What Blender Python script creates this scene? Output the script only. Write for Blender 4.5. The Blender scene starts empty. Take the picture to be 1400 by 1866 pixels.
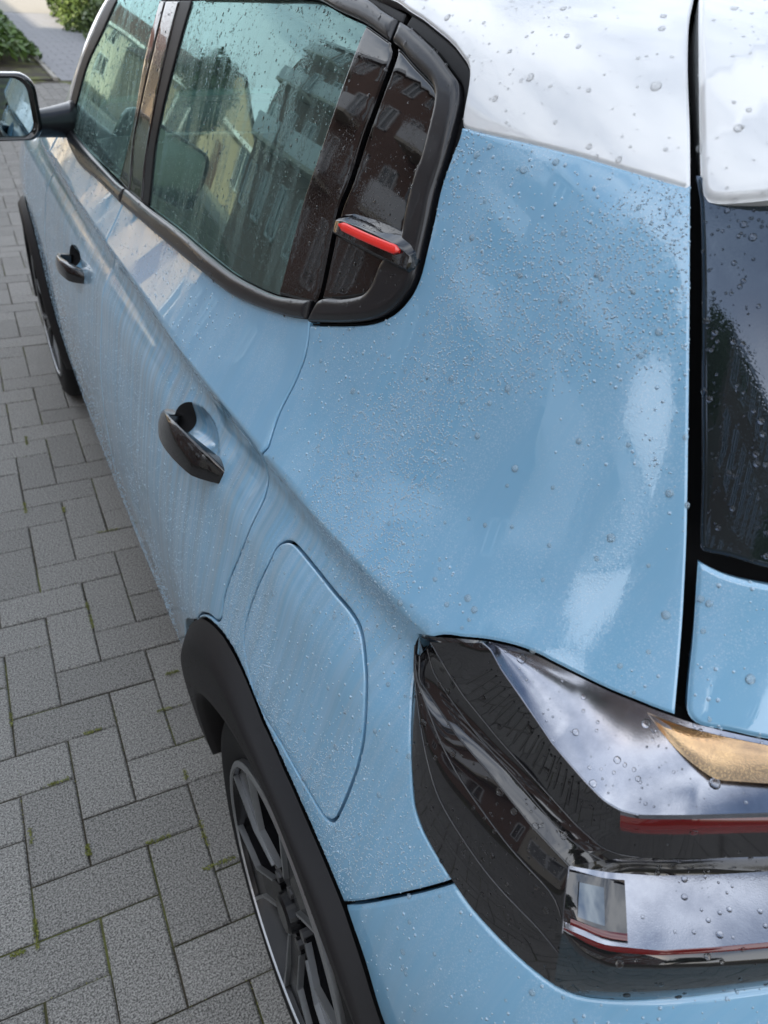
import bpy, math, random
import numpy as np
from mathutils import Vector
from mathutils.geometry import delaunay_2d_cdt
rng = np.random.default_rng(7); random.seed(7)
scene = bpy.context.scene
COL = scene.collection

# ------------------------------------------------------------------ camera
cam_d = bpy.data.cameras.new('camera'); cam = bpy.data.objects.new('camera', cam_d); COL.objects.link(cam)
cam_d.sensor_fit = 'VERTICAL'; cam_d.sensor_height = 24.0; cam_d.lens = 18.03
cam_d.clip_start = .02; cam_d.clip_end = 800
cam.location = (0.18960, -0.97371, 1.48025)
cam.rotation_euler = (0.956629, -0.058330, -0.450376)
cam_d.dof.use_dof = True; cam_d.dof.focus_distance = .92; cam_d.dof.aperture_fstop = 5.6
scene.camera = cam
# ------------------------------------------------------------------ sky and sun
SUN_EL, SUN_AZ = math.radians(28), math.radians(-140)     # azimuth measured from +Y towards +X
world = bpy.data.worlds.new('World'); scene.world = world; world.use_nodes = True
nt = world.node_tree; nt.nodes.clear()
def N(tree, typ, **kw):
    n = tree.nodes.new(typ)
    for k, v in kw.items(): setattr(n, k, v)
    return n
sky = N(nt, 'ShaderNodeTexSky', sky_type='NISHITA', sun_disc=False, sun_elevation=SUN_EL, sun_rotation=SUN_AZ, air_density=1.2, dust_density=1.2, ozone_density=1.5)
tc = N(nt, 'ShaderNodeTexCoord'); mp = N(nt, 'ShaderNodeMapping'); mp.inputs['Scale'].default_value = (1, 1, 2.6)
nz = N(nt, 'ShaderNodeTexNoise'); nz.inputs['Scale'].default_value = 1.9; nz.inputs['Detail'].default_value = 7; nz.inputs['Roughness'].default_value = .55
cr = N(nt, 'ShaderNodeValToRGB'); cr.color_ramp.elements[0].position = .36; cr.color_ramp.elements[1].position = .58
mx = N(nt, 'ShaderNodeMixRGB'); mx.inputs[2].default_value = (8.2, 8.6, 9.2, 1)
sxyz = N(nt, 'ShaderNodeSeparateXYZ'); nt.links.new(tc.outputs['Generated'], sxyz.inputs[0])
low = N(nt, 'ShaderNodeMapRange'); nt.links.new(sxyz.outputs['Z'], low.inputs['Value']); low.inputs['From Min'].default_value = 0; low.inputs['From Max'].default_value = .55; low.inputs['To Min'].default_value = .20; low.inputs['To Max'].default_value = -.03
cadd = N(nt, 'ShaderNodeMath', operation='ADD'); nt.links.new(nz.outputs['Fac'], cadd.inputs[0]); nt.links.new(low.outputs[0], cadd.inputs[1])
bg = N(nt, 'ShaderNodeBackground'); bg.inputs['Strength'].default_value = .12
wo = N(nt, 'ShaderNodeOutputWorld')
nt.links.new(tc.outputs['Generated'], mp.inputs[0]); nt.links.new(mp.outputs[0], nz.inputs['Vector'])
nt.links.new(cadd.outputs[0], cr.inputs[0]); nt.links.new(cr.outputs[0], mx.inputs[0])
nt.links.new(sky.outputs[0], mx.inputs[1]); nt.links.new(mx.outputs[0], bg.inputs[0]); nt.links.new(bg.outputs[0], wo.inputs[0])
sun_d = bpy.data.lights.new('sun', 'SUN'); sun_d.energy = 5.0; sun_d.angle = math.radians(.5); sun_d.color = (1, .86, .66)
sun = bpy.data.objects.new('sun', sun_d); COL.objects.link(sun)
sdir = Vector((math.cos(SUN_EL)*math.sin(SUN_AZ), math.cos(SUN_EL)*math.cos(SUN_AZ), math.sin(SUN_EL)))
sun.rotation_euler = (-sdir).to_track_quat('-Z', 'Y').to_euler()
scene.view_settings.view_transform = 'Standard'; scene.view_settings.look = 'None'
scene.view_settings.exposure = 1.12; scene.view_settings.gamma = 1.0; scene.view_settings.use_curve_mapping = False
scene.cycles.max_bounces = 9; scene.cycles.glossy_bounces = 5; scene.cycles.transmission_bounces = 8; scene.cycles.transparent_max_bounces = 12
scene.cycles.caustics_reflective = False; scene.cycles.caustics_refractive = True
scene.cycles.sample_clamp_indirect = 6.0

# ------------------------------------------------------------------ small helpers
def tag(o, label=None, cat=None, group=None, kind=None):
    if label: o['label'] = label
    if cat: o['category'] = cat
    if group: o['group'] = group
    if kind: o['kind'] = kind
    return o
def empty(name, loc=(0, 0, 0), rz=0., parent=None):
    o = bpy.data.objects.new(name, None); COL.objects.link(o); o.location = loc; o.rotation_euler = (0, 0, rz); o.parent = parent
    o.empty_display_size = .2
    return o
def mesh_obj(name, V, Fc, mat, parent=None, normals=None, smooth=False, kind=None, mats=None, mi=None, loc=None):
    me = bpy.data.meshes.new(name)
    V = np.asarray(V, float)
    me.from_pydata([tuple(v) for v in V.tolist()], [], [tuple(f) for f in Fc])
    for m in (mats or [mat]): me.materials.append(m)
    if mi is not None: me.polygons.foreach_set('material_index', mi)
    if smooth or normals is not None: me.polygons.foreach_set('use_smooth', [True]*len(me.polygons))
    me.update()
    if normals is not None: me.normals_split_custom_set_from_vertices([tuple(n) for n in np.asarray(normals, float).tolist()])
    o = bpy.data.objects.new(name, me); COL.objects.link(o); o.parent = parent
    if loc is not None: o.location = loc
    if kind: o['kind'] = kind
    return o
class MB:
    def __init__(s): s.V = []; s.F = []; s.M = []
    def box(s, a, b, m=0, skip=()):
        x0, y0, z0 = a; x1, y1, z1 = b; k = len(s.V)
        s.V += [(x0,y0,z0),(x1,y0,z0),(x1,y1,z0),(x0,y1,z0),(x0,y0,z1),(x1,y0,z1),(x1,y1,z1),(x0,y1,z1)]
        fs = [(0,3,2,1),(4,5,6,7),(0,1,5,4),(1,2,6,5),(2,3,7,6),(3,0,4,7)]
        for i, f in enumerate(fs):
            if i not in skip: s.F.append(tuple(k+j for j in f)); s.M.append(m)
        return s
    def poly(s, pts, m=0):
        k = len(s.V); s.V += [tuple(p) for p in pts]; s.F.append(tuple(range(k, k+len(pts)))); s.M.append(m); return s
    def tube(s, p0, p1, r0, r1=None, n=8, m=0, cap=True):
        r1 = r0 if r1 is None else r1
        p0 = Vector(p0); p1 = Vector(p1); d = (p1-p0).normalized(); a = d.orthogonal().normalized(); b = d.cross(a); k = len(s.V)
        for p, r in ((p0, r0), (p1, r1)):
            for i in range(n):
                t = 2*math.pi*i/n; q = p+a*(r*math.cos(t))+b*(r*math.sin(t)); s.V.append(tuple(q))
        for i in range(n):
            j = (i+1) % n; s.F.append((k+i, k+j, k+n+j, k+n+i)); s.M.append(m)
        if cap:
            s.F.append(tuple(k+i for i in reversed(range(n)))); s.M.append(m); s.F.append(tuple(k+n+i for i in range(n))); s.M.append(m)
        return s
    def build(s, name, mat, parent=None, smooth=False, kind=None, mats=None, loc=None):
        return mesh_obj(name, s.V, s.F, mat, parent, smooth=smooth, kind=kind, mats=mats, mi=s.M if mats else None, loc=loc)

# ------------------------------------------------------------------ materials
class T:
    """tiny node-graph writer"""
    def __init__(s, name):
        s.m = bpy.data.materials.new(name); s.m.use_nodes = True; s.t = s.m.node_tree; s.b = s.t.nodes['Principled BSDF']; s.out = s.t.nodes['Material Output']
    def n(s, typ, **kw):
        ins = kw.pop('ins', {}); nd = N(s.t, typ, **kw)
        for k, v in ins.items(): s.put(nd, k, v)
        return nd
    def put(s, nd, k, v):
        if isinstance(v, bpy.types.NodeSocket): s.t.links.new(v, nd.inputs[k])
        else: nd.inputs[k].default_value = v
    def set(s, **kw):
        for k, v in kw.items(): s.put(s.b, k.replace('_', ' '), v)
    def coord(s, kind='Object', scale=(1, 1, 1), rot=(0, 0, 0)):
        return s.n('ShaderNodeMapping', ins={'Vector': s.n('ShaderNodeTexCoord').outputs[kind], 'Scale': scale, 'Rotation': rot}).outputs[0]
    def noise(s, vec, scale, detail=4, rough=.55, dist=0):
        return s.n('ShaderNodeTexNoise', ins={'Vector': vec, 'Scale': scale, 'Detail': detail, 'Roughness': rough, 'Distortion': dist}).outputs['Fac']
    def vor(s, vec, scale, feature='F1', out='Distance', rnd=1.):
        return s.n('ShaderNodeTexVoronoi', feature=feature, ins={'Vector': vec, 'Scale': scale, 'Randomness': rnd}).outputs[out]
    def ramp(s, fac, p):
        nd = s.n('ShaderNodeValToRGB', ins={'Fac': fac}); e = nd.color_ramp.elements
        while len(e) < len(p): e.new(.5)
        for i, (pos, c) in enumerate(p):
            e[i].position = pos; e[i].color = (c, c, c, 1) if np.isscalar(c) else (*c, 1)
        return nd.outputs[0]
    def math(s, op, a, b=0., clamp=False):
        nd = s.n('ShaderNodeMath', operation=op, use_clamp=clamp); s.put(nd, 0, a); s.put(nd, 1, b); return nd.outputs[0]
    def mix(s, fac, a, b, mode='MIX'):
        nd = s.n('ShaderNodeMixRGB', blend_type=mode); s.put(nd, 0, fac)
        s.put(nd, 1, a if isinstance(a, bpy.types.NodeSocket) else (*a, 1)); s.put(nd, 2, b if isinstance(b, bpy.types.NodeSocket) else (*b, 1)); return nd.outputs[0]
    def bump(s, h, strength=.3, dist=.001, nrm=None):
        nd = s.n('ShaderNodeBump', ins={'Height': h, 'Strength': strength, 'Distance': dist})
        if nrm is not None: s.put(nd, 'Normal', nrm)
        return nd.outputs[0]
def c4(c): return (*c, 1)
def plain(name, col, rough=.5, metal=0., **kw):
    t = T(name); t.set(Base_Color=c4(col), Roughness=rough, Metallic=metal, **kw); return t.m

def paint(name, col, streak=1.0, side=True):
    """car paint under a film of fine rain beads; on the sides pale run-off streaks come down through it"""
    t = T(name); co = t.coord()
    pos = t.n('ShaderNodeSeparateXYZ', ins={0: co})
    wob = t.n('ShaderNodeTexNoise', ins={'Vector': co, 'Scale': 4., 'Detail': 2}).outputs['Color']
    vec = t.n('ShaderNodeVectorMath', operation='MULTIPLY_ADD', ins={0: wob, 1: (.10, .12, .03)}); t.put(vec, 2, co); v2 = vec.outputs[0]
    st = t.n('ShaderNodeMapping', ins={'Vector': v2, 'Rotation': (math.radians(24), 0, 0), 'Scale': (3., 11., 1.5)}).outputs[0]
    s1 = t.noise(st, 1.7, 6, .62)
    big = t.noise(co, 3.1, 4, .55)
    mask = t.ramp(t.math('ADD', t.math('MULTIPLY', s1, .75), t.math('MULTIPLY', big, .35)), [(.52, 0), (.585, 1)])
    beads = t.vor(co, 380.); b1 = t.ramp(beads, [(.16, 1), (.42, 0)])
    beads2 = t.vor(co, 760.); b2 = t.ramp(beads2, [(.15, 1), (.5, 0)])
    hh = t.math('MULTIPLY', t.math('MAXIMUM', b1, t.math('MULTIPLY', b2, .7)), mask)
    pale = tuple(min(1, c*.62+.36) for c in col)
    base = t.mix(t.math('MULTIPLY', hh, .42*streak), col, pale)
    if side:
        vc = t.n('ShaderNodeVectorMath', operation='MULTIPLY_ADD', ins={0: wob, 1: (.01, .013, .02)}); t.put(vc, 2, co); v3 = vc.outputs[0]
        lines = t.n('ShaderNodeMapping', ins={'Vector': v3, 'Rotation': (math.radians(5), 0, 0), 'Scale': (2., 84., 1.6)}).outputs[0]
        l1 = t.ramp(t.noise(lines, 1.5, 7, .65), [(.44, 0), (.60, 1)])
        zone = t.ramp(pos.outputs['Z'], [(.30, .55), (.93, 1), (.99, .25), (1.08, .12)])
        zy = t.n('ShaderNodeMapRange', ins={'Value': pos.outputs['Y'], 'From Min': .45, 'From Max': 1.15, 'To Min': .18, 'To Max': 1.}).outputs[0]
        zone = t.math('MULTIPLY', zone, zy)
        l1 = t.math('MULTIPLY', l1, zone)
        base = t.mix(t.math('MULTIPLY', l1, .48), base, tuple(min(1, c*.5+.38) for c in col))
        dirt = t.math('MULTIPLY', t.ramp(t.noise(lines, .7, 5, .6), [(.42, 0), (.62, 1)]), zone)
        base = t.mix(t.math('MULTIPLY', dirt, .46), base, (.22, .27, .28))
        grimy_shade = t.math('MULTIPLY', t.ramp(pos.outputs['Z'], [(.935, 0), (.955, 1), (.985, 1), (.992, 0)]), t.ramp(t.noise(lines, .9, 5, .65), [(.38, .25), (.60, 1)]))
        base = t.mix(t.math('MULTIPLY', t.math('MULTIPLY', grimy_shade, zy), .55), base, (.13, .17, .18))  # shade under the shoulder crease painted into the colour, broken up by grime streaks
    t.set(Base_Color=base, Roughness=.34, Metallic=0., IOR=1.45, Coat_Weight=1., Coat_IOR=1.85)
    t.put(t.b, 'Coat Roughness', t.math('ADD', t.math('MULTIPLY', mask, .03*streak), .006))
    t.put(t.b, 'Coat Normal', t.bump(hh, .045*streak, .0006)); t.put(t.b, 'Normal', t.bump(hh, .08*streak, .0006))
    return t.m
M = {}
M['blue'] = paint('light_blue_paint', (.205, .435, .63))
M['white'] = paint('white_roof_paint', (.80, .82, .83), .2, False)
M['clearcoat_white'] = M['white']
def wet_plastic(name, col, rough, bump=.35, coat=0., sc=2200):
    t = T(name); co = t.coord(); h = t.noise(co, sc, 2, .6); big = t.noise(co, 6, 4)
    t.set(Base_Color=t.mix(big, tuple(c*.8 for c in col), tuple(c*1.2 for c in col)), Roughness=rough, Specular_IOR_Level=.5 if rough < .4 else .22, Coat_Weight=coat, Coat_Roughness=.03)
    t.put(t.b, 'Normal', t.bump(h, bump, .0004)); return t.m
M['satin'] = wet_plastic('satin_black_plastic', (.010, .0105, .013), .30, .12, .25)
M['clad'] = wet_plastic('grained_black_plastic', (.013, .012, .0125), .55, .35, 0, 1500)
M['rubber'] = wet_plastic('black_rubber', (.006, .006, .007), .5, .2)
M['void'] = plain('dark_gap', (.004, .004, .005), .9)
def gloss_black():
    t = T('gloss_black_panel'); co = t.coord(); mask = t.ramp(t.noise(co, 5, 4), [(.42, 0), (.6, 1)])
    b = t.ramp(t.vor(co, 520.), [(.1, 1), (.5, 0)])
    t.set(Base_Color=(.006, .006, .007, 1), Roughness=.03, IOR=1.55, Coat_Weight=.5, Coat_Roughness=.02)
    nn = t.bump(t.math('MULTIPLY', b, mask), .12, .0005); t.put(t.b, 'Normal', nn); t.put(t.b, 'Coat Normal', nn); return t.m
M['gloss'] = gloss_black()
def glass(name, tint, ior=1.6, beads=.10, streak=True, fog=.17, gcol=(.62, .96, .93)):
    t = T(name); co = t.coord()
    st = t.n('ShaderNodeMapping', ins={'Vector': co, 'Rotation': (math.radians(8), 0, 0), 'Scale': (3., 26., 2.2)}).outputs[0]
    mask = t.ramp(t.noise(st, 1.6, 5, .6), [(.45, 0), (.62, 1)]) if streak else t.ramp(t.noise(co, 6, 4), [(.4, 0), (.62, 1)])
    b = t.ramp(t.vor(co, 480.), [(.1, 1), (.5, 0)])
    nn = t.bump(t.math('MULTIPLY', b, mask), beads, .0005)
    fr = t.n('ShaderNodeFresnel', ins={'IOR': ior, 'Normal': nn}).outputs[0]
    gl = t.n('ShaderNodeBsdfGlossy', ins={'Color': c4(gcol), 'Roughness': .012, 'Normal': nn}).outputs[0]
    tr = t.n('ShaderNodeBsdfTransparent', ins={'Color': c4(tint)}).outputs[0]
    mx = t.n('ShaderNodeMixShader'); t.put(mx, 0, fr); t.t.links.new(tr, mx.inputs[1]); t.t.links.new(gl, mx.inputs[2])
    df = t.n('ShaderNodeBsdfDiffuse', ins={'Color': (.36, .52, .50, 1)}).outputs[0]; m2 = t.n('ShaderNodeMixShader'); t.put(m2, 0, t.math('MULTIPLY', t.math('ADD', t.math('MULTIPLY', mask, .55), .55), fog)); t.t.links.new(mx.outputs[0], m2.inputs[1]); t.t.links.new(df, m2.inputs[2])
    t.t.links.new(m2.outputs[0], t.out.inputs[0]); return t.m
M['side_glass'] = glass('green_tinted_glass', (.26, .46, .42), 2.3)
M['rear_glass'] = glass('privacy_glass', (.02, .024, .03), 1.8, .06, False, .04, (.55, .70, 1.))
M['mirror'] = plain('mirror_glass', (.36, .46, .49), .01, 1.)
M['water'] = plain('rain_water', (1, 1, 1), .0, 0., Transmission_Weight=1., IOR=1.33)
M['bead'] = plain('raindrop_on_paint', (.68, .87, 1), .02, 0., Transmission_Weight=.50, IOR=1.33)
M['bead_big'] = plain('raindrop_large', (.80, .94, 1), .0, 0., Transmission_Weight=.80, IOR=1.33)
M['red'] = plain('red_insert', (.95, .03, .02), .30, 0., Coat_Weight=.4)
def brushed():
    t = T('machined_alloy'); co = t.coord(); h = t.noise(co, 700, 2)
    t.set(Base_Color=(.33, .34, .35, 1), Metallic=.9, Roughness=.34); t.put(t.b, 'Normal', t.bump(h, .15, .0003)); return t.m
M['alloy'] = brushed()
M['chip'] = plain('lamp_clear_insert', (.10, .12, .14), .08, 1., Coat_Weight=1.)
M['alloy_black'] = plain('black_alloy_paint', (.006, .006, .007), .25, 0., Specular_IOR_Level=.3)
M['tyre'] = wet_plastic('tyre_rubber', (.010, .010, .0105), .7, .4, 0, 900)
M['disc'] = plain('brake_steel', (.13, .13, .135), .4, .9)
def tyre_dirt(): pass
def mottled(name, a, b, rough, metal):
    t = T(name); co = t.coord(); f = t.ramp(t.noise(co, 22, 5, .6), [(.38, 0), (.62, 1)]); g = t.ramp(t.vor(co, 600.), [(.1, 1), (.5, 0)])
    t.set(Base_Color=t.mix(f, a, b), Roughness=rough, Metallic=metal, Coat_Weight=1., Coat_Roughness=.02)
    t.put(t.b, 'Normal', t.bump(t.math('ADD', t.noise(co, 35, 3), t.math('MULTIPLY', g, .3)), .22 if 'amber' in name else .035, .002)); t.put(t.b, 'Coat Normal', t.bump(g, .05, .0005)); return t.m
M['lamp_band'] = plain('lens_blue_reflection', (.010, .024, .033), .04, 0., IOR=1.55, Coat_Weight=1., Coat_Roughness=.01)  # blue tint painted in for the body colour reflected in this band
M['lamp_black'] = plain('smoked_lens', (.010, .010, .012), .02, 0., IOR=1.6, Coat_Weight=1., Coat_Roughness=.01)
M['lamp_grey'] = plain('smoked_lens_side', (.010, .0095, .011), .05, 0., IOR=1.55, Coat_Weight=1., Coat_Roughness=.02)
M['lamp_silver'] = mottled('bright_reflector', (.21, .225, .27), (.33, .345, .39), .20, 1.)
M['amber'] = mottled('amber_reflection_on_reflector', (.36, .23, .13), (.62, .40, .20), .26, 1.)  # golden colour stands for a sunlit facade reflected in the shelf
M['lamp_red'] = plain('red_lens', (.10, .004, .006), .05, 0., IOR=1.5, Coat_Weight=1., Coat_Roughness=.01)
M['fabric'] = wet_plastic('seat_fabric', (.045, .048, .052), .9, .4, 0, 600)
M['trim_grey'] = plain('interior_trim', (.07, .075, .08), .7)

# ------------------------------------------------------------------ car body form
# ---------- smooth body form of the car, car coordinates: x right, y forward, z up, metres ----------
def nspline(xs, ys):
    xs=np.asarray(xs,float); ys=np.asarray(ys,float); n=len(xs); h=np.diff(xs)
    A=np.zeros((n,n)); b=np.zeros(n); A[0,0]=A[-1,-1]=1
    for i in range(1,n-1):
        A[i,i-1]=h[i-1]; A[i,i]=2*(h[i-1]+h[i]); A[i,i+1]=h[i]
        b[i]=6*((ys[i+1]-ys[i])/h[i]-(ys[i]-ys[i-1])/h[i-1])
    m=np.linalg.solve(A,b)
    def f(x):
        x=np.asarray(x,float)
        xc=np.clip(x,xs[0],xs[-1]); i=np.clip(np.searchsorted(xs,xc,side='right')-1,0,n-2)
        t=xc-xs[i]; hi=h[i]; a=(m[i+1]-m[i])/(6*hi)
        v=ys[i]+t*((ys[i+1]-ys[i])/hi-hi*(2*m[i]+m[i+1])/6)+m[i]/2*t*t+a*t**3
        s0=(ys[1]-ys[0])/h[0]-h[0]*m[1]/6; s1=(ys[-1]-ys[-2])/h[-1]+h[-1]*m[-2]/6
        return v+np.where(x<xs[0],(x-xs[0])*s0,0)+np.where(x>xs[-1],(x-xs[-1])*s1,0)
    return f
def smin(a,b,k):
    h=np.clip(k-np.abs(a-b),0,None)/k
    return np.minimum(a,b)-h*h*h*k/6
def smax(a,b,k): return -smin(-a,-b,k)
ZC=.993
w_low=nspline([.15,.25,.35,.45,.60,.75,.85,.90,.93,.957,1.0,1.2],[.80,.842,.860,.871,.8745,.864,.847,.8350,.8190,.8070,.8215,.86])
w_up =nspline([.80,.90,.995,1.04,1.085,1.13,1.20,1.30,1.40,1.50,1.60],[.96,.888,.822,.795,.772,.755,.733,.703,.668,.625,.57])
z_cr =nspline([.4,.6,.8,1.0,1.3,1.7,2.3,3.],[.968,.974,.982,.986,.993,.999,1.008,1.015])
tk   =nspline([.2,.5,.75,.95,1.1,1.25,1.45],[.01,.015,.028,.055,.085,.10,.12])
y_tail=nspline([.15,.45,.60,.72,.80,.90,1.0,1.1,1.2,1.3,1.38,1.46],[.20,.11,.105,.125,.16,.215,.262,.298,.335,.385,.445,.53])
z_roof=nspline([.2,.5,.9,1.3,1.7,2.0,2.2,2.5,2.85,3.05,3.5,3.8,4.0,4.1],[1.44,1.488,1.527,1.553,1.560,1.55,1.512,1.388,1.175,1.09,1.02,.93,.82,.70])
def half_w(y,z):
    z=z+.993-z_cr(y)
    w=smin(w_low(z),w_up(z),.005)
    yr=np.clip(1.4-y,0,None); w=w-tk(z)*yr*yr
    w=w+.019*np.exp(-((y-.72)/.42)**2-((z-.63)/.15)**2)
    w=w+.012*np.exp(-((y-3.25)/.4)**2-((z-.76)/.12)**2)
    yf=np.clip(y-1.75,0,None); w=w-.0145*yf*yf
    yn=np.clip(y-3.5,0,None); return w-.5*yn*yn*yn*2
def F(x,y,z):
    ax=np.sqrt(x*x+1e-6)
    f1=ax-half_w(y,z)
    f2=y_tail(z)+.14*ax*ax-y
    f3=(z-z_roof(y)+.09*ax*ax)*.92
    return smax(smax(f1,f2,.46),f3,.16)
# ---- (s,t) chart over the left half: s runs forward-to-back, round the corner, then along the tail to x=0
XC,YC,RS,ZT,RT=-.25,.95,.6,1.15,.5
SC=RS*np.pi/2
def chart(s,t):
    """origin and direction of the line that meets the skin at (s,t)"""
    s=np.asarray(s,float); t=np.asarray(t,float)
    ph=np.clip(s/RS,0,np.pi/2)
    ox=np.where(s>SC,XC+(s-SC),XC); oy=np.where(s<0,YC-s,YC)
    ps=np.clip((t-ZT)/RT,0,np.pi/2)
    dx=-np.cos(ph)*np.cos(ps); dy=-np.sin(ph)*np.cos(ps); dz=np.sin(ps)
    oz=np.minimum(t,ZT)
    return ox,oy,oz,dx,dy,dz
def P(s,t,off=0.):
    ox,oy,oz,dx,dy,dz=chart(s,t)
    a=np.full(np.shape(ox),.0); b=np.full(np.shape(ox),1.6)
    for _ in range(9):
        m=.5*(a+b); v=F(ox+m*dx,oy+m*dy,oz+m*dz)<0
        a=np.where(v,m,a); b=np.where(v,b,m)
    m=.5*(a+b); g=F(ox+m*dx,oy+m*dy,oz+m*dz)
    for _ in range(6):
        e=1e-4; d=(F(ox+(m+e)*dx,oy+(m+e)*dy,oz+(m+e)*dz)-g)/e
        m2=np.clip(m-g/np.where(np.abs(d)<.05,1.,d),a,b); m=m2; g=F(ox+m*dx,oy+m*dy,oz+m*dz)
        if np.max(np.abs(g))<1e-8: break
    p=np.stack([ox+m*dx,oy+m*dy,oz+m*dz],-1)
    if np.any(off): p=p+normal(p)*np.asarray(off)[...,None]
    return p
def normal(p):
    e=2e-4; x,y,z=p[...,0],p[...,1],p[...,2]
    g=np.stack([F(x+e,y,z)-F(x-e,y,z),F(x,y+e,z)-F(x,y-e,z),F(x,y,z+e)-F(x,y,z-e)],-1)
    return g/np.linalg.norm(g,axis=-1,keepdims=True)
def ST(p):
    """chart coordinates of a point of the left half"""
    x,y,z=p[...,0],p[...,1],p[...,2]
    corner=(y<YC)&(x<XC)
    ph=np.arctan2(YC-y,XC-x)
    s=np.where(y>=YC,YC-y,np.where(x>=XC,SC+(x-XC),ph*RS))
    r=np.where(y>=YC,XC-x,np.where(x>=XC,YC-y,np.hypot(YC-y,XC-x)))
    ps=np.arctan2(np.maximum(z-ZT,0),r)
    t=np.where(z<=ZT,z,ZT+ps*RT)
    return np.stack([s,t],-1)

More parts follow.
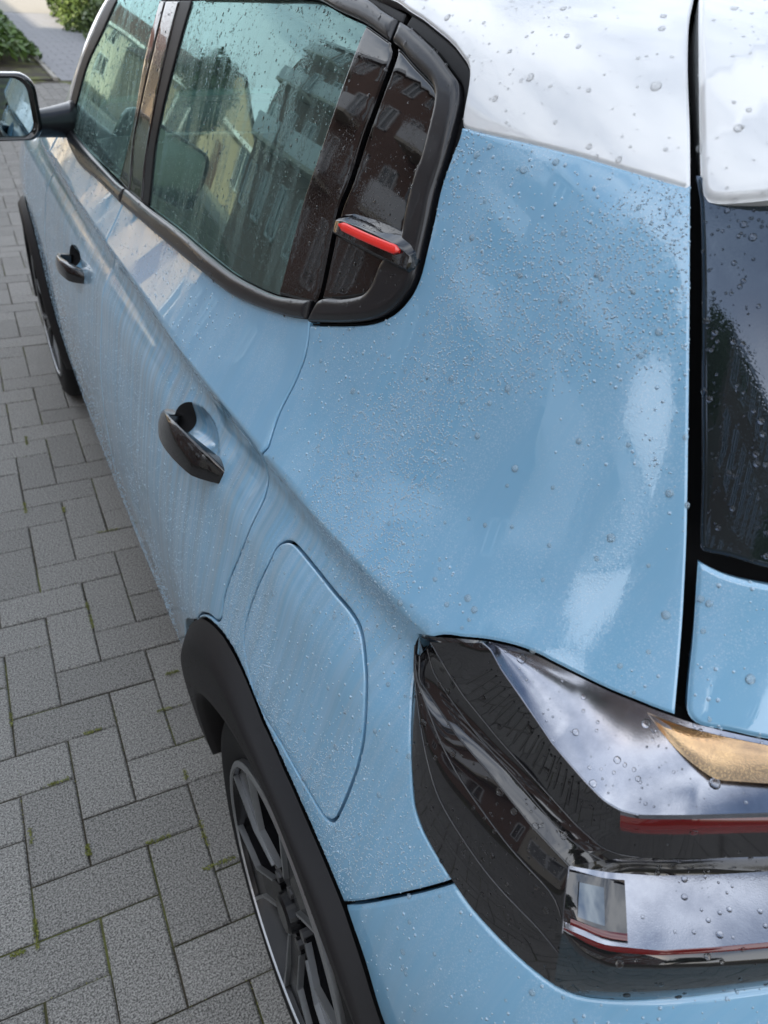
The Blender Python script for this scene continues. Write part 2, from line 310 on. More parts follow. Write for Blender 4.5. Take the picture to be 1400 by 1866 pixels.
LOOP = \
{'belt_low': [(-1.5982, 1.0798), (-1.2794, 1.0642), (-1.0202, 1.0721), (-0.8245, 1.0763), (-0.5978, 1.0856), (-0.4626, 1.0920), (-0.3165, 1.0986), (-0.2159, 1.1025), (-0.1406, 1.1118), (-0.0862, 1.1210), (-0.0389, 1.1304), (-0.0051, 1.1389)],
 'belt_up': [(-1.6350, 1.0950), (-1.3987, 1.1016), (-1.1836, 1.1005), (-0.8995, 1.1011), (-0.6705, 1.1102), (-0.4608, 1.1212), (-0.303, 1.1250), (-0.2203, 1.1276), (-0.1383, 1.1350), (-0.0896, 1.1416), (-0.0462, 1.1517), (-0.0079, 1.1621)],
 'gap_body': [(-0.0033, 1.1363), (0.0119, 1.1086), (0.014, 1.0765), (0.0136, 1.0367), (0.0296, 0.9999), (0.011, 0.9619), (0.0193, 0.9421), (0.0284, 0.9212), (0.0296, 0.8812), (0.02, 0.8379), (0.0085, 0.7996), (0.0043, 0.7604), (0.009, 0.7342), (0.0002, 0.7174), (-0.0305, 0.7028), (-0.0662, 0.678), (-0.0983, 0.6383)],
 'gap_dlo': [(-0.0221, 1.4848), (-0.0115, 1.4463), (-0.0063, 1.4008), (-0.0064, 1.3572), (-0.006, 1.3104), (-0.011, 1.2701), (-0.0034, 1.2122), (0.0019, 1.1794), (0.0017, 1.1687)],
 'bpill_gap': [(-0.8113, 1.4347), (-0.8092, 1.4116), (-0.8132, 1.3525), (-0.8313, 1.2641), (-0.844, 1.1861), (-0.8044, 1.1034)],
 'fglass_R': [(-0.8476, 1.4325), (-0.846, 1.4184), (-0.8616, 1.3352), (-0.8688, 1.2200), (-0.8971, 1.1044)],
 'rpill_mid': [(-0.7281, 1.4397), (-0.7278, 1.4286), (-0.7284, 1.3657), (-0.7377, 1.2780), (-0.7411, 1.1683), (-0.7087, 1.1078)],
 'rglass_L': [(-0.6701, 1.4433), (-0.6666, 1.4327), (-0.6751, 1.3556), (-0.6949, 1.2725), (-0.7015, 1.1976), (-0.6713, 1.1110)],
 'fglass_L': [(-1.2137, 1.4136), (-1.2857, 1.3442), (-1.4200, 1.2510), (-1.5026, 1.1424), (-1.4578, 1.0981)],
 'apill_out': [(-1.3084, 1.4112), (-1.3753, 1.3508), (-1.5077, 1.2406), (-1.5892, 1.1332), (-1.5628, 1.0946)],
 'rglass_R': [(-0.0859, 1.4675), (-0.0817, 1.4070), (-0.084, 1.3275), (-0.0911, 1.2540), (-0.0896, 1.1416)],
 'topframe_in': [(-0.2196, 1.4785), (-0.1504, 1.4725), (-0.0859, 1.4675), (-0.0264, 1.4575)],
 'topframe_out': [(-0.1107, 1.4933), (-0.0679, 1.4859), (-0.0312, 1.4805)],
 'q_in': [(0.0116, 1.1687), (0.0644, 1.1848), (0.1082, 1.2010), (0.1207, 1.2117), (0.1257, 1.2253), (0.129, 1.2413), (0.1436, 1.2596), (0.1558, 1.2762), (0.1509, 1.2913), (0.1447, 1.3329), (0.1467, 1.3564), (0.141, 1.3873), (0.1349, 1.4060), (0.1267, 1.4167), (0.1078, 1.4275), (0.0784, 1.4356), (0.0407, 1.4439), (-0.0136, 1.4561), (-0.0183, 1.4566)],
 'q_out': [(-0.0029, 1.1377), (0.0815, 1.1606), (0.1405, 1.1806), (0.1733, 1.1985), (0.1939, 1.2218), (0.2015, 1.2425), (0.1986, 1.2732), (0.1952, 1.3015), (0.1902, 1.3294), (0.1898, 1.3622), (0.184, 1.3963), (0.177, 1.4164), (0.1619, 1.4325), (0.1379, 1.4423), (0.08, 1.4608), (-0.0006, 1.4761), (-0.0243, 1.4798)],
 'rub_out': [(-0.0018, 1.1361), (0.0825, 1.1593), (0.1438, 1.1797), (0.1768, 1.1983), (0.1985, 1.2218), (0.2055, 1.2434), (0.2036, 1.2741), (0.2003, 1.3023), (0.1953, 1.3301), (0.1959, 1.3611), (0.1929, 1.3969), (0.1766, 1.4317), (0.1632, 1.4485), (0.143, 1.4580), (0.1005, 1.4717), (0.0424, 1.4830), (-0.0246, 1.4929), (-0.0675, 1.5003)],
 'break': [(0.1951, 1.3944), (0.2555, 1.3906), (0.3085, 1.3869), (0.3703, 1.3802), (0.4114, 1.3742), (0.4604, 1.3658), (0.5052, 1.3582)],
 'gapL': [(0.4646, 1.5944), (0.4672, 1.5452), (0.4679, 1.5111), (0.4781, 1.4604), (0.4937, 1.4009), (0.5047, 1.3582), (0.5278, 1.2597), (0.5437, 1.1902), (0.5547, 1.1395), (0.5631, 1.0819), (0.5665, 1.0444), (0.5686, 1.0054)],
 'gapR': [(0.4775, 1.5956), (0.4754, 1.5456), (0.4759, 1.5114), (0.4856, 1.4605), (0.5001, 1.4010), (0.5106, 1.3585), (0.5337, 1.2605), (0.5504, 1.1916), (0.5619, 1.1416), (0.5651, 1.1145), (0.5706, 1.0646), (0.5735, 1.0077)],
 'lamp_top': [(0.3579, 0.9602), (0.3807, 0.9819), (0.4052, 0.9925), (0.424, 1.0000), (0.4472, 1.0065), (0.4633, 1.0088), (0.4791, 1.0090), (0.5006, 1.0087), (0.5211, 1.0078), (0.5406, 1.0073), (0.5559, 1.0062), (0.5686, 1.0054), (0.5791, 1.0043), (0.6043, 1.0028), (0.6305, 1.0003)],
 'lamp_left': [(0.3579, 0.9602), (0.363, 0.921), (0.3744, 0.8927), (0.3867, 0.8636), (0.3998, 0.8317), (0.412, 0.8188), (0.4296, 0.8095), (0.4444, 0.8024), (0.4618, 0.7953), (0.4841, 0.7898), (0.5044, 0.7855), (0.523, 0.7829), (0.5366, 0.7845), (0.5588, 0.7936), (0.5836, 0.8042), (0.6154, 0.8148), (0.6489, 0.8216)],
 'seam': [(0.4444, 0.8024), (0.431, 0.782), (0.4109, 0.7514), (0.3933, 0.7237), (0.3738, 0.6909), (0.3551, 0.6599)],
 'clad_out': [(-0.0983, 0.6383), (-0.0547, 0.679), (-0.0162, 0.7002), (0.0313, 0.7165), (0.0834, 0.7211), (0.1717, 0.707), (0.2338, 0.6985), (0.2857, 0.6875), (0.3242, 0.6755), (0.3551, 0.6599), (0.3848, 0.627), (0.4151, 0.5676)],
 'flap': [(0.1117, 0.9137), (0.1273, 0.9197), (0.177, 0.9206), (0.229, 0.9194), (0.2607, 0.919), (0.2827, 0.9148), (0.3002, 0.9024), (0.3163, 0.8822), (0.3278, 0.851), (0.3318, 0.8165), (0.3293, 0.7749), (0.3242, 0.7388), (0.3195, 0.7254), (0.3075, 0.7181), (0.2646, 0.7174), (0.213, 0.7171), (0.1603, 0.7147), (0.1188, 0.7283), (0.0867, 0.7533), (0.0785, 0.7812), (0.0837, 0.8268), (0.0989, 0.8806), (0.1016, 0.9025)],
 'tg_glass': [(0.5153, 1.3446), (0.5432, 1.2257), (0.5589, 1.1590), (0.5659, 1.1227), (0.5691, 1.1204), (0.5873, 1.1212), (0.6145, 1.1195)],
 'spoiler': [(0.4721, 1.5454), (0.4874, 1.4606), (0.5042, 1.3922), (0.5121, 1.3606), (0.516, 1.3523), (0.5212, 1.3485), (0.5311, 1.3466), (0.5453, 1.3466), (0.5728, 1.3480)]}
LAMP = \
{'top': [(-0.7664, 0.5994, 0.9602), (-0.7626, 0.5727, 0.9819), (-0.7477, 0.5513, 0.9925), (-0.7362, 0.5349, 1.0000), (-0.7227, 0.5137, 1.0065), (-0.7141, 0.4981, 1.0088), (-0.7061, 0.4818, 1.0090), (-0.6943, 0.4599, 1.0087), (-0.682, 0.4395, 1.0078), (-0.6688, 0.4212, 1.0073), (-0.6578, 0.4073, 1.0062), (-0.6479, 0.3963, 1.0054), (-0.6396, 0.3874, 1.0043), (-0.6176, 0.3685, 1.0028), (-0.5931, 0.3506, 1.0003)],
 'B': [(-0.741, 0.5361, 0.9988), (-0.7397, 0.5253, 1.0001), (-0.7412, 0.5058, 0.995), (-0.7398, 0.4793, 0.9891), (-0.7358, 0.4346, 0.975), (-0.7239, 0.4043, 0.9587), (-0.7169, 0.3867, 0.9514), (-0.7103, 0.3739, 0.9507), (-0.7023, 0.3632, 0.9543), (-0.6759, 0.3397, 0.9697), (-0.6267, 0.3128, 0.9777)],
 'A': [(-0.7681, 0.5769, 0.974), (-0.761, 0.5571, 0.9545), (-0.7568, 0.5316, 0.9429), (-0.747, 0.4821, 0.9295), (-0.7362, 0.4349, 0.9196), (-0.7267, 0.3959, 0.9104), (-0.7195, 0.3708, 0.909), (-0.7135, 0.3582, 0.9142), (-0.7041, 0.3484, 0.9185), (-0.6727, 0.3265, 0.9277), (-0.6235, 0.2985, 0.9379)],
 'C': [(-0.7663, 0.5947, 0.9386), (-0.7735, 0.5804, 0.9229), (-0.7701, 0.5132, 0.9128), (-0.7625, 0.4676, 0.9081), (-0.7543, 0.419, 0.8977), (-0.7426, 0.3785, 0.8883), (-0.7522, 0.3646, 0.8665), (-0.7597, 0.3515, 0.8433)],
 'left': [(-0.7664, 0.5994, 0.9602), (-0.7731, 0.5883, 0.921), (-0.7887, 0.5622, 0.8927), (-0.8005, 0.5363, 0.8636), (-0.8079, 0.5113, 0.8317), (-0.8084, 0.4922, 0.8188), (-0.8057, 0.4666, 0.8095), (-0.8025, 0.445, 0.8024), (-0.7973, 0.4198, 0.7953), (-0.7876, 0.3888, 0.7898), (-0.7766, 0.3617, 0.7855), (-0.7643, 0.3384, 0.7829), (-0.7529, 0.3235, 0.7845), (-0.7304, 0.3041, 0.7936), (-0.7023, 0.2861, 0.8042), (-0.6644, 0.2668, 0.8148), (-0.623, 0.2495, 0.8216)],
 'low': [(-0.7597, 0.3515, 0.8433), (-0.7538, 0.3315, 0.835), (-0.7404, 0.3147, 0.8387), (-0.711, 0.2938, 0.8495), (-0.675, 0.274, 0.8577), (-0.636, 0.2557, 0.862)],
 's2in': [(-0.7416, 0.3791, 0.8866), (-0.706, 0.3654, 0.8714), (-0.674, 0.3429, 0.878), (-0.6363, 0.3213, 0.8855), (-0.5954, 0.3019, 0.8903)],
 's2lip': [(-0.7582, 0.3533, 0.8476), (-0.7389, 0.327, 0.8506), (-0.7075, 0.3017, 0.8609), (-0.6712, 0.2824, 0.8697), (-0.632, 0.2647, 0.8753)]}

def arr(x): return np.asarray(x, float)
def resample(pts, ds, closed=True, corner=48.):
    """smooth spline through points, breaking at corners"""
    p = arr(pts); n = len(p); out = []
    def sharp(i):
        if not closed and (i == 0 or i == n-1): return True
        a = p[i]-p[i-1]; b = p[(i+1) % n]-p[i]
        ca = np.dot(a, b)/(np.linalg.norm(a)*np.linalg.norm(b)+1e-12)
        return ca < math.cos(math.radians(corner))
    sh = [sharp(i) for i in range(n)]
    for i in range(n if closed else n-1):
        p1 = p[i]; p2 = p[(i+1) % n]; L = np.linalg.norm(p2-p1)
        if L < 1e-6: continue
        p0 = 2*p1-p2 if sh[i] else p[i-1]; p3 = 2*p2-p1 if sh[(i+1) % n] else p[(i+2) % n]
        k = max(1, int(math.ceil(L/ds)))
        d01 = max(np.linalg.norm(p1-p0), 1e-6); d23 = max(np.linalg.norm(p3-p2), 1e-6)
        m1 = (p2-p0)/(d01+L)*L; m2 = (p3-p1)/(d23+L)*L
        if sh[i]: m1 = p2-p1
        if sh[(i+1) % n]: m2 = p2-p1
        for j in range(k):
            t = j/k; t2 = t*t; t3 = t2*t
            out.append((2*t3-3*t2+1)*p1+(t3-2*t2+t)*m1+(-2*t3+3*t2)*p2+(t3-t2)*m2)
    if not closed: out.append(p[-1])
    return np.array(out)
def area2(p): x, y = p[:, 0], p[:, 1]; return np.sum(x*np.roll(y, -1)-np.roll(x, -1)*y)
def inset(p, d):
    """move a closed loop inwards by d"""
    if abs(d) < 1e-7: return p
    s = 1 if area2(p) > 0 else -1
    a = p-np.roll(p, 1, 0); b = np.roll(p, -1, 0)-p
    a /= np.linalg.norm(a, axis=1)[:, None]+1e-12; b /= np.linalg.norm(b, axis=1)[:, None]+1e-12
    na = np.stack([-a[:, 1], a[:, 0]], 1)*s; nb = np.stack([-b[:, 1], b[:, 0]], 1)*s
    m = na+nb; m /= np.maximum(np.sum(m*na, 1), .35)[:, None]*np.maximum(np.linalg.norm(m, axis=1)[:, None], 1e-9)*0+1
    mm = na+nb; L = np.linalg.norm(mm, axis=1)[:, None]+1e-9; mm = mm/L; cosv = np.clip(np.sum(mm*na, 1), .4, 1)[:, None]
    return p+mm*d/cosv
def inside(q, poly):
    x, y = q[:, 0][:, None], q[:, 1][:, None]; a = poly; b = np.roll(poly, -1, 0)
    c = ((a[:, 1][None] > y) != (b[:, 1][None] > y)) & (x < (b[:, 0]-a[:, 0])[None]*(y-a[:, 1][None])/((b[:, 1]-a[:, 1])[None]+1e-15)+a[:, 0][None])
    return (c.sum(1) % 2) == 1
def dist(q, polys):
    best = np.full(len(q), 9.)
    for poly in polys:
        a = poly; b = np.roll(poly, -1, 0); ab = b-a; L2 = np.sum(ab*ab, 1)+1e-15
        for i0 in range(0, len(q), 4000):
            qq = q[i0:i0+4000]
            t = np.clip(np.sum((qq[:, None]-a[None])*ab[None], 2)/L2[None], 0, 1)
            d = np.linalg.norm(qq[:, None]-(a[None]+t[..., None]*ab[None]), axis=2).min(1)
            best[i0:i0+4000] = np.minimum(best[i0:i0+4000], d)
    return best
CAR = None
SURF = {}      # name -> list of (V, N, tris) for rain
def panel(name, loop, mat, parent, ds=.012, gap=.0022, holes=(), off=0., er=.004, ed=.0025, flange=.014, offs=None, mirror=False, crown=None, hole_gap=None, rain=None, corner=48., label=None, fine=()):
    lp = inset(resample(loop, ds*.6, corner=corner), gap)
    hl = [inset(resample(h, ds*.6, corner=corner), -(hole_gap if hole_gap is not None else gap)) for h in holes]
    base = [lp]+hl
    pts = [lp]; segs = []
    k0 = 0
    for b in base:
        pass
    P2 = []; E2 = []
    for b in base:
        k = len(P2); n = len(b); P2 += b.tolist(); E2 += [(k+i, k+(i+1) % n) for i in range(n)]
    nb = len(P2)
    for f in (.30, .65, 1.0):
        for bi, b in enumerate(base):
            r = inset(b, er*f*(1 if bi == 0 else -1)); ok = (dist(r, base) > er*f*.9)
            ins = inside(r, lp)
            for h in hl: ins &= ~inside(r, h)
            P2 += r[ok & ins].tolist()
    mn = lp.min(0); mxx = lp.max(0); h3 = ds*.866
    gx = []; row = 0; y = mn[1]
    while y < mxx[1]:
        x = np.arange(mn[0]+(ds/2 if row % 2 else 0), mxx[0], ds); gx.append(np.stack([x, np.full(len(x), y)], 1)); y += h3; row += 1
    g = np.concatenate(gx)
    ok = inside(g, lp)
    for h in hl: ok &= ~inside(g, h)
    g = g[ok]
    if len(g): g = g[dist(g, base) > er+.4*ds]
    for (fs, ft, fa, fb) in fine:
        el = lambda q: ((q[:, 0]-fs)/(fa*1.12))**2+((q[:, 1]-ft-(q[:, 0]-fs)*.06)/(fb*1.18))**2
        g = g[el(g) > 1.05]
        X_, Y_ = np.meshgrid(np.arange(fs-fa*1.2, fs+fa*1.2, .0032), np.arange(ft-fb*1.4, ft+fb*1.4, .0028)); X_ = X_+(np.arange(X_.shape[0]) % 2)[:, None]*.0016
        e_ = np.stack([X_.ravel(), Y_.ravel()], 1); e_ = e_[el(e_) < 1]; g = np.concatenate([g, e_[dist(e_, base) > er+.001]])
    P2 += g.tolist()
    r = delaunay_2d_cdt([Vector(p) for p in P2], E2, [], 0, 1e-7)
    v2 = np.array([tuple(v) for v in r[0]]); tri = np.array([f for f in r[2] if len(f) == 3])
    cen = v2[tri].mean(1); ok = inside(cen, lp)
    for h in hl: ok &= ~inside(cen, h)
    tri = tri[ok]
    def oo(q, dd=None):
        d = dist(q, base) if dd is None else dd
        o = np.full(len(q), off)
        if crown is not None:
            cw, ch = crown; u = np.clip(d/cw, 0, 1); o = o+ch*np.sqrt(np.clip(1-(1-u)**2, 0, 1))
        u = np.clip(d/er, 0, 1); o = o-ed*(1-u)**2
        if offs is not None: o = o+offs(q, d)
        return o
    def pos(q): return P(q[:, 0], q[:, 1], oo(q))
    e = 4e-4
    p0 = pos(v2); du = pos(v2+[e, 0])-pos(v2-[e, 0]); dv = pos(v2+[0, e])-pos(v2-[0, e])
    nr = np.cross(du, dv); nr /= np.linalg.norm(nr, axis=1)[:, None]+1e-12
    sk = normal(p0-0)
    flip = np.sum(nr*sk, 1) < 0; nr[flip] *= -1
    bad = np.sum(nr*sk, 1) < .15; nr[bad] = sk[bad]
    fn = np.cross(p0[tri[:, 1]]-p0[tri[:, 0]], p0[tri[:, 2]]-p0[tri[:, 0]]); w = np.sum(fn*sk[tri[:, 0]], 1) < 0
    tri[w] = tri[w][:, ::-1]
    V = p0.tolist(); Nn = nr.tolist(); Fc = [tuple(t) for t in tri.tolist()]
    # turned-in flange along every border
    edges = {}
    for t in Fc:
        for a, b in ((t[0], t[1]), (t[1], t[2]), (t[2], t[0])):
            if (b, a) in edges: edges[(b, a)] = None
            else: edges[(a, b)] = 1
    bord = [k for k, v in edges.items() if v]
    vm = {}
    for a, b in bord:
        d = p0[b]-p0[a]; sn = np.cross(d, sk[a]); L = np.linalg.norm(sn)
        if L > 1e-9: sn = sn/L
        for k in (a, b): vm.setdefault(k, []).append(sn)
    idx = {}
    for k, ns in vm.items():
        n1 = np.mean(ns, 0); L = np.linalg.norm(n1); n1 = n1/L if L > 1e-9 else sk[k]
        idx[k] = len(V); V.append(p0[k].tolist()); Nn.append(n1.tolist()); V.append((p0[k]-sk[k]*flange-n1*.001).tolist()); Nn.append(n1.tolist())
    for a, b in bord: Fc.append((b, a, idx[a], idx[b])); Fc.append((idx[b], idx[a], idx[a]+1, idx[b]+1))
    Fc = [f for f in Fc if len(set(f)) == len(f) and not (len(f) == 4 and V[f[0]] == V[f[3]])]
    V = arr(V); Nn = arr(Nn)
    if rain: SURF.setdefault(rain, []).append((p0, sk, tri))
    if mirror:
        k = len(V); V2 = V*[-1, 1, 1]; N2 = Nn*[-1, 1, 1]
        Fc = Fc+[tuple(k+i for i in reversed(f)) for f in Fc]; V = np.concatenate([V, V2]); Nn = np.concatenate([Nn, N2])
    o = mesh_obj(name, V, Fc, mat, parent, normals=Nn)
    if label: o['label'] = label
    return o
def side_s(y, z):
    """chart point of the side skin at given y and height"""
    y = np.atleast_1d(arr(y)); z = np.atleast_1d(arr(z)); a = np.full(y.shape, -1.1); b = np.full(y.shape, -.3)
    for _ in range(40):
        m = .5*(a+b); v = F(m, y, z) > 0; a = np.where(v, m, a); b = np.where(v, b, m)
    return ST(np.stack([.5*(a+b), y, z], 1))

# ------------------------------------------------------------------ ground
def ground_mat():
    t = T('joint_soil'); co = t.coord()
    a = t.noise(co, 9, 5); moss = t.ramp(t.noise(co, 3.1, 4), [(.50, 0), (.62, 1)])
    base = t.mix(a, (.018, .015, .010), (.060, .050, .030)); base = t.mix(moss, base, (.10, .11, .025))
    t.set(Base_Color=base, Roughness=.95); t.put(t.b, 'Normal', t.bump(t.noise(co, 400, 3), .6, .002)); return t.m
def paver_mat(name, c0, c1, gran=1.):
    t = T(name); co = t.n('ShaderNodeTexCoord').outputs['Object']
    rnd = t.n('ShaderNodeObjectInfo').outputs['Random']
    vv = t.n('ShaderNodeVectorMath', operation='ADD', ins={0: co}); cmb = t.n('ShaderNodeCombineXYZ', ins={'X': t.math('MULTIPLY', rnd, 37.), 'Y': t.math('MULTIPLY', rnd, 91.)}); t.put(vv, 1, cmb.outputs[0]); v = vv.outputs[0]
    gr = t.noise(v, 300, 3, .8); gr2 = t.noise(v, 150, 2, .7); big = t.noise(v, 7, 3)
    f = t.ramp(gr, [(.40, 0), (.60, 1)])
    base = t.mix(f, c0, c1)
    base = t.mix(t.math('MULTIPLY', t.ramp(gr2, [(.34, 1), (.50, 0)]), .55), base, tuple(c*.5 for c in c0))
    base = t.mix(t.math('MULTIPLY', big, .35), base, tuple(c*.72 for c in c1))
    tone = t.n('ShaderNodeMapRange', ins={'Value': rnd, 'To Min': .90, 'To Max': 1.10}).outputs[0]
    hs = t.n('ShaderNodeHueSaturation', ins={'Color': base, 'Value': tone}).outputs[0]
    t.set(Base_Color=hs, Roughness=.85, Specular_IOR_Level=.3)
    t.put(t.b, 'Normal', t.bump(t.math('ADD', gr, t.math('MULTIPLY', gr2, .6)), 0.45*gran, .0018)); return t.m
M['soil'] = ground_mat()
M['paver'] = paver_mat('concrete_paver', (.038, .036, .034), (.37, .36, .335))
M['slab'] = paver_mat('path_slab', (.20, .205, .215), (.29, .295, .31), .5)
M['kerb'] = paver_mat('kerb_concrete', (.25, .24, .21), (.38, .36, .32), .5)
U = .11
gm = MB(); gm.poly([(-200, -200, -.006), (200, -200, -.006), (200, 300, -.006), (-200, 300, -.006)])
ground = gm.build('ground', M['soil']); tag(ground, kind='structure')
pav = empty('pavement'); tag(pav, kind='structure')
def paver_mesh(w, l):
    j = .0016; c = .0032; x0, x1, y0, y1 = j, w-j, j, l-j
    V = []; 
    for z, i in ((-.05, 0), (-c, 0), (0, c)): V += [(x0+i, y0+i, z), (x1-i, y0+i, z), (x1-i, y1-i, z), (x0+i, y1-i, z)]
    Fc = [(8, 9, 10, 11)]
    for k in (0, 4):
        for i in range(4): Fc.append((k+i, k+(i+1) % 4, k+4+(i+1) % 4, k+4+i))
    me = bpy.data.meshes.new('paver'); me.from_pydata([(v[0]-w/2, v[1]-l/2, v[2]) for v in V], [], Fc); me.materials.append(M['paver']); me.update(); return me
mH = paver_mesh(2*U, U); mV = paver_mesh(U, 2*U)
cells = []
for c in range(-60, 70):
    for r in range(-104, 40):
        if (c+r) % 4 == 0: cells.append((c, r, 1))
        if (c+r) % 4 == 2: cells.append((c, r, 0))
CX, CY = .0, .6
def vis_rank(e):
    c, r, h = e; x = (c+(1 if h else .5))*U; y = -(r+(.5 if h else 1))*U
    left = .36-.0*y; bad = 0
    if x > .52: bad = 30
    lo = -.25+.012*y if y < 2 else -.35+.1*(y-2)
    if x < -.30+.10*max(y, 0): bad = 20+abs(x)
    if y < -.75: bad += 20
    return bad+math.hypot(x-.15, (y+.4)*.45)
cells.sort(key=vis_rank)
near = cells[:300]; far = cells[300:]
for (c, r, h) in near:
    o = bpy.data.objects.new('paver', mH if h else mV); COL.objects.link(o); o.parent = pav
    x = (c+(1 if h else .5))*U; y = -(r+(.5 if h else 1))*U
    o.location = (x+random.gauss(0, .0006), y+random.gauss(0, .0006), random.gauss(0, .0012))
    o.rotation_euler = (random.gauss(0, .004), random.gauss(0, .004), random.gauss(0, .003)+(math.pi if random.random() < .5 else 0))
fm = MB(); tj = .003
for (c, r, h) in far:
    x0 = c*U; y1 = -r*U; x1 = x0+(2 if h else 1)*U; y0 = y1-(1 if h else 2)*U
    if y1 > 11.4 or x0 < -6.5: continue
    z = random.gauss(-.001, .001)
    fm.box((x0+tj, y0+tj, -.03), (x1-tj, y1-tj, z), skip=(0,))
def far_paver_mat():
    m = M['paver'].copy(); m.name = 'concrete_paver_far'
    nt = m.node_tree
    for nd in list(nt.nodes):
        if nd.type == 'OBJECT_INFO':
            tcx = nt.nodes.new('ShaderNodeTexCoord')
            wn = nt.nodes.new('ShaderNodeTexWhiteNoise'); sn = nt.nodes.new('ShaderNodeVectorMath'); sn.operation = 'SNAP'; sn.inputs[1].default_value = (U, U, 9.)
            nt.links.new(tcx.outputs['Object'], sn.inputs[0]); nt.links.new(sn.outputs[0], wn.inputs[0])
            mu = nt.nodes.new('ShaderNodeMath'); mu.operation = 'MULTIPLY'; mu.inputs[1].default_value = 0.0
            for l in list(nt.links):
                if l.from_node == nd: 
                    to = l.to_socket; nt.links.remove(l); nt.links.new(mu.outputs[0], to)
            ge = nt.nodes.new('ShaderNodeNewGeometry'); nt.links.new(ge.outputs['Random Per Island'], mu.inputs[0]); mu.inputs[1].default_value = 1.
    return m
fo = fm.build('paver', far_paver_mat(), pav, kind='stuff')

# ------------------------------------------------------------------ CAR
YAW = math.radians(1.55)
# car origin so that car point (-.875,.72,0) meets world (.368,-.403,0)
cx = .368-(math.cos(YAW)*(-.875)-math.sin(YAW)*.72); cy = -.403-(math.sin(YAW)*(-.875)+math.cos(YAW)*.72)
CAR = empty('parked_car', (cx, cy, 0), YAW)
tag(CAR, 'light blue hatchback with white roof, covered in raindrops and parked on grey pavers', 'car')
def rev(l): return list(reversed(l))
L = LOOP
def sh(l, ds=0, dt=0): return [(a+ds, b+dt) for a, b in l]

ARX, ARZ, ARR = .72, .318, .385      # rear wheel arch
def arc_pts(y0, z0, r, a0, a1, n=16):
    a = np.radians(np.linspace(a0, a1, n)); return side_s(y0+r*np.cos(a), z0+r*np.sin(a)).tolist()
blt = sh(L['belt_low'], 0, .007)
i_split = 3
# seam between the doors
split_line = [(-.824, 1.083), (-.835, 1.0), (-.842, .90), (-.845, .70), (-.842, .45), (-.835, .24)]
bot_r = [(-.60, .235), (-.42, .235), (-.35, .26)]
def cups(q, d):
    o = np.zeros(len(q))
    for (cs, ct, a, b) in HCUP:
        u = ((q[:, 0]-cs)/a)**2+((q[:, 1]-ct-(q[:, 0]-cs)*.06)/b)**2
        o -= .034*np.clip(1-u, 0, 1)**1.25*np.where(u < 1, 1, 0)
    return o
HCUP = [(-.205, .902, .085, .036), (-1.165, .868, .085, .036)]
clad_o = L['clad_out']
rear_door = [(-.824, 1.083)]+blt[i_split+1:]+[p for p in L['gap_body'][1:]]+[tuple(p) for p in side_s([1.135, 1.17, 1.20, 1.22], [.56, .48, .38, .28])]+[(-.30, .235), (-.55, .235)]+rev(split_line)[:-1]
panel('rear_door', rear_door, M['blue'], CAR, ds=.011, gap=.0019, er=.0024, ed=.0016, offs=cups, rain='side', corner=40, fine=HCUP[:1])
front_door = [(-1.60, 1.098)]+sh(L['belt_low'][:i_split], 0, .007)+split_line+[(-1.2, .235), (-1.68, .235), (-1.735, .45), (-1.745, .7), (-1.70, .92), (-1.64, 1.03)]
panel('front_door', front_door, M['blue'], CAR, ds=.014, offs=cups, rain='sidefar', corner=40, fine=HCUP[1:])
def top_t(y, X=-.775):
    z = np.linspace(.6, 1.2, 241); ok = F(np.full(241, X), np.full(241, y), z) < 0
    return float(z[ok].max()) if ok.any() else .9
ys = [2.66, 2.8, 3.0, 3.2, 3.4, 3.6]
fen_top = [(YC-y, top_t(y)) for y in ys]
FRY = 3.26
fender = [(-1.61, 1.098)]+fen_top[1:]+[(-2.8, .80), (-2.85, .6), (-2.86, .4)]+rev([tuple(p) for p in arc_pts(FRY, ARZ, .43, 8, 172, 22)])+[(-1.70, .24), (-1.68, .235), (-1.735, .45), (-1.745, .7), (-1.70, .92), (-1.64, 1.03)]
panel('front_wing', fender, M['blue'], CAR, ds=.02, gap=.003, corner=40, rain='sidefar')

gb = rev(L['gap_body'])
lamp_r = [p for p in L['lamp_top']]
quarter = ([p for p in L['gap_body'][:17]]+clad_o[0:10]+rev(L['seam'])[1:]+rev(L['lamp_left'][:7])+L['lamp_top'][1:12]+rev(L['gapL'])[:7]
           +rev(L['break'])+[(.198, 1.38)]+rev([p for p in L['rub_out'] if p[1] < 1.362]))
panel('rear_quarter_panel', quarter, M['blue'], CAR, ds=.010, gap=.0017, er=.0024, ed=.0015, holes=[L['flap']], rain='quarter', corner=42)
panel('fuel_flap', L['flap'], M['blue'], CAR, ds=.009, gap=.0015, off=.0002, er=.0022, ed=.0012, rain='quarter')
# roof with the white upper pillar
gl = L['gapL']
roofp = ([(.203, 1.391)]+sh(L['break'][1:], 0, -.0032)+[(.494, 1.401), (.478, 1.46), (.468, 1.511), (.467, 1.545), (.466, 1.60), (.47, 1.70), (.48, 1.84)]
         +[(.1, 1.86), (-.4, 1.86), (-1.0, 1.85), (-1.16, 1.72), (-1.24, 1.60), (-1.33, 1.47), (-1.43, 1.36), (-1.55, 1.235), (-1.68, 1.12), (-1.64, 1.075), (-1.57, 1.088)]
         +rev([(a, b) for a, b in L['apill_out'][:4]])+[(-1.15, 1.455), (-.9, 1.485), (-.6, 1.498), (-.3, 1.502)]
         +rev([p for p in L['rub_out'] if p[1] >= 1.362 and p[0] < .2]))
panel('roof_panel', roofp, M['white'], CAR, ds=.013, gap=.0012, off=.0006, rain='roof', corner=42)
bm = MB()
xs = np.linspace(-.80, .80, 41); yys = np.linspace(2.0, 4.06, 60)
